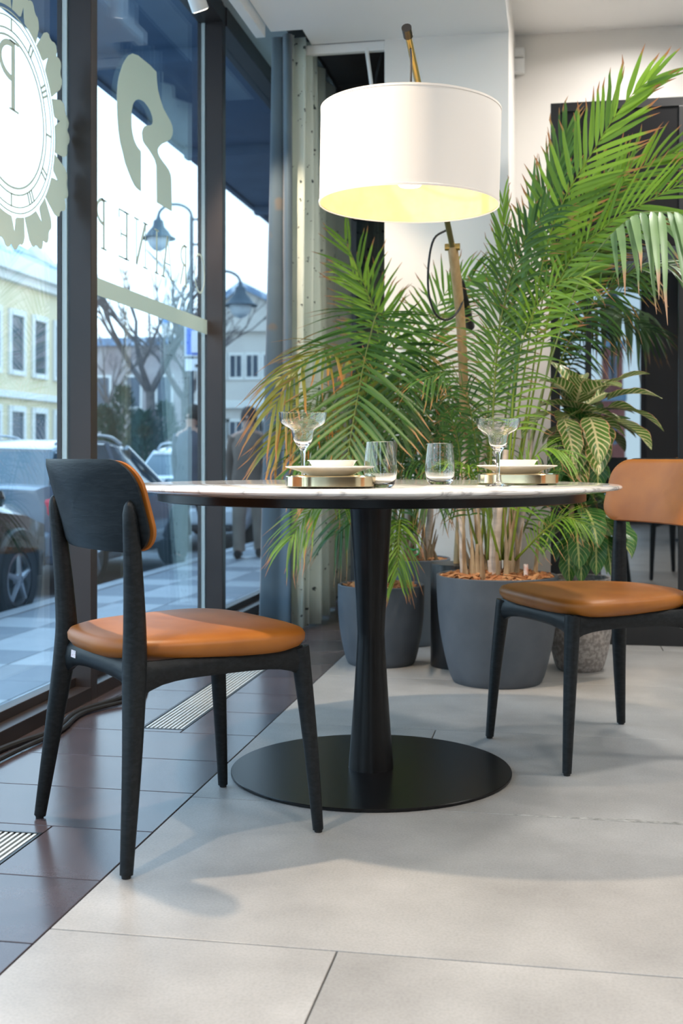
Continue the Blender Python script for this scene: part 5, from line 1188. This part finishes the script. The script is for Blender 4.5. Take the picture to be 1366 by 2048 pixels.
drum(497, 700, 600, 26, M_chg, 'dome'); drum(523, 690, 640, 15, M_chw, 'dome'); drum(513, 660, 612, 8, M_chb, 'small_dome'); drum(362, 690, 615, 7, M_chb, 'small_dome'); drum(332, 690, 605, 7, M_chb, 'small_dome')
a, b = CP(455, 700), CP(560, 680); MB().box((a.x, a.y, GZ), (b.x, a.y + 14, a.z + .3)).build('nave', M_chw, b4)

# ------------------------------------------------------------------ behind the camera, mirrored in the dark glass doors
b5 = empty('brick_tower', (7.2, -150.0, 0), label='red brick church tower with a cupola reflected in the dark glass', cat='tower')
b5.scale = (0.95, 0.95, 2.05)
M_brick = mat('tower_brick', (0.22, 0.07, 0.06), 0.85, col2=(0.30, 0.11, 0.09), scale=1.5); M_tblue = mat('tower_band', (0.16, 0.26, 0.36), 0.7, col2=(0.2, 0.3, 0.4), scale=1); M_slate = mat('cupola_slate', (0.05, 0.06, 0.07), 0.5, col2=(0.07, 0.08, 0.09), scale=1)
MB().box((-1.7, -1.7, GZ), (1.7, 1.7, 4.0)).build('lower_stage', M_brick, b5); MB().box((-1.9, -1.9, 4.0), (1.9, 1.9, 4.5)).build('cornice', M_tblue, b5)
MB().box((-1.4, -1.4, 4.5), (1.4, 1.4, 7.5)).build('bell_stage', M_brick, b5); MB().box((-1.6, -1.6, 7.5), (1.6, 1.6, 7.9)).build('upper_cornice', M_tblue, b5)
MB().lathe([(1.1, 7.9), (1.1, 9.3), (1.35, 9.4), (1.5, 9.9), (1.2, 10.6), (0.5, 11.2), (0.15, 11.8)], 20).build('cupola', M_slate, b5, smooth=40)
MB().tube([(0, 0, 11.7), (0, 0, 12.9)], 0.07, 6).box((-.35, -.05, 12.3), (.35, .05, 12.42)).build('finial', M_brass, b5)
for z in (1.2, 5.2):
    f = MB().box((-.5, 1.4 if z > 4 else 1.7, z), (.5, 1.48 if z > 4 else 1.78, z + 1.7)).build('window', M_tblue, b5); MB().box((-.35, 1.48 if z > 4 else 1.78, z + .1), (.35, 1.52 if z > 4 else 1.82, z + 1.5)).build('pane', M_wdark, f)
st2 = empty('side_table', (1.35, -1.3, 0), label='black round side table mirrored in the dark glass doors', cat='table')
MB().lathe([(0.0005, .72), (.38, .72), (.385, .735), (.0005, .74)], 40).build('top', M_black, st2, smooth=40); MB().tube([(0, 0, .015), (0, 0, .72)], .03, 12).build('post', M_black, st2, smooth=40); MB().lathe([(0.0005, 0), (.24, 0), (.24, .012), (.0005, .016)], 32).build('base', M_black, st2, smooth=40)
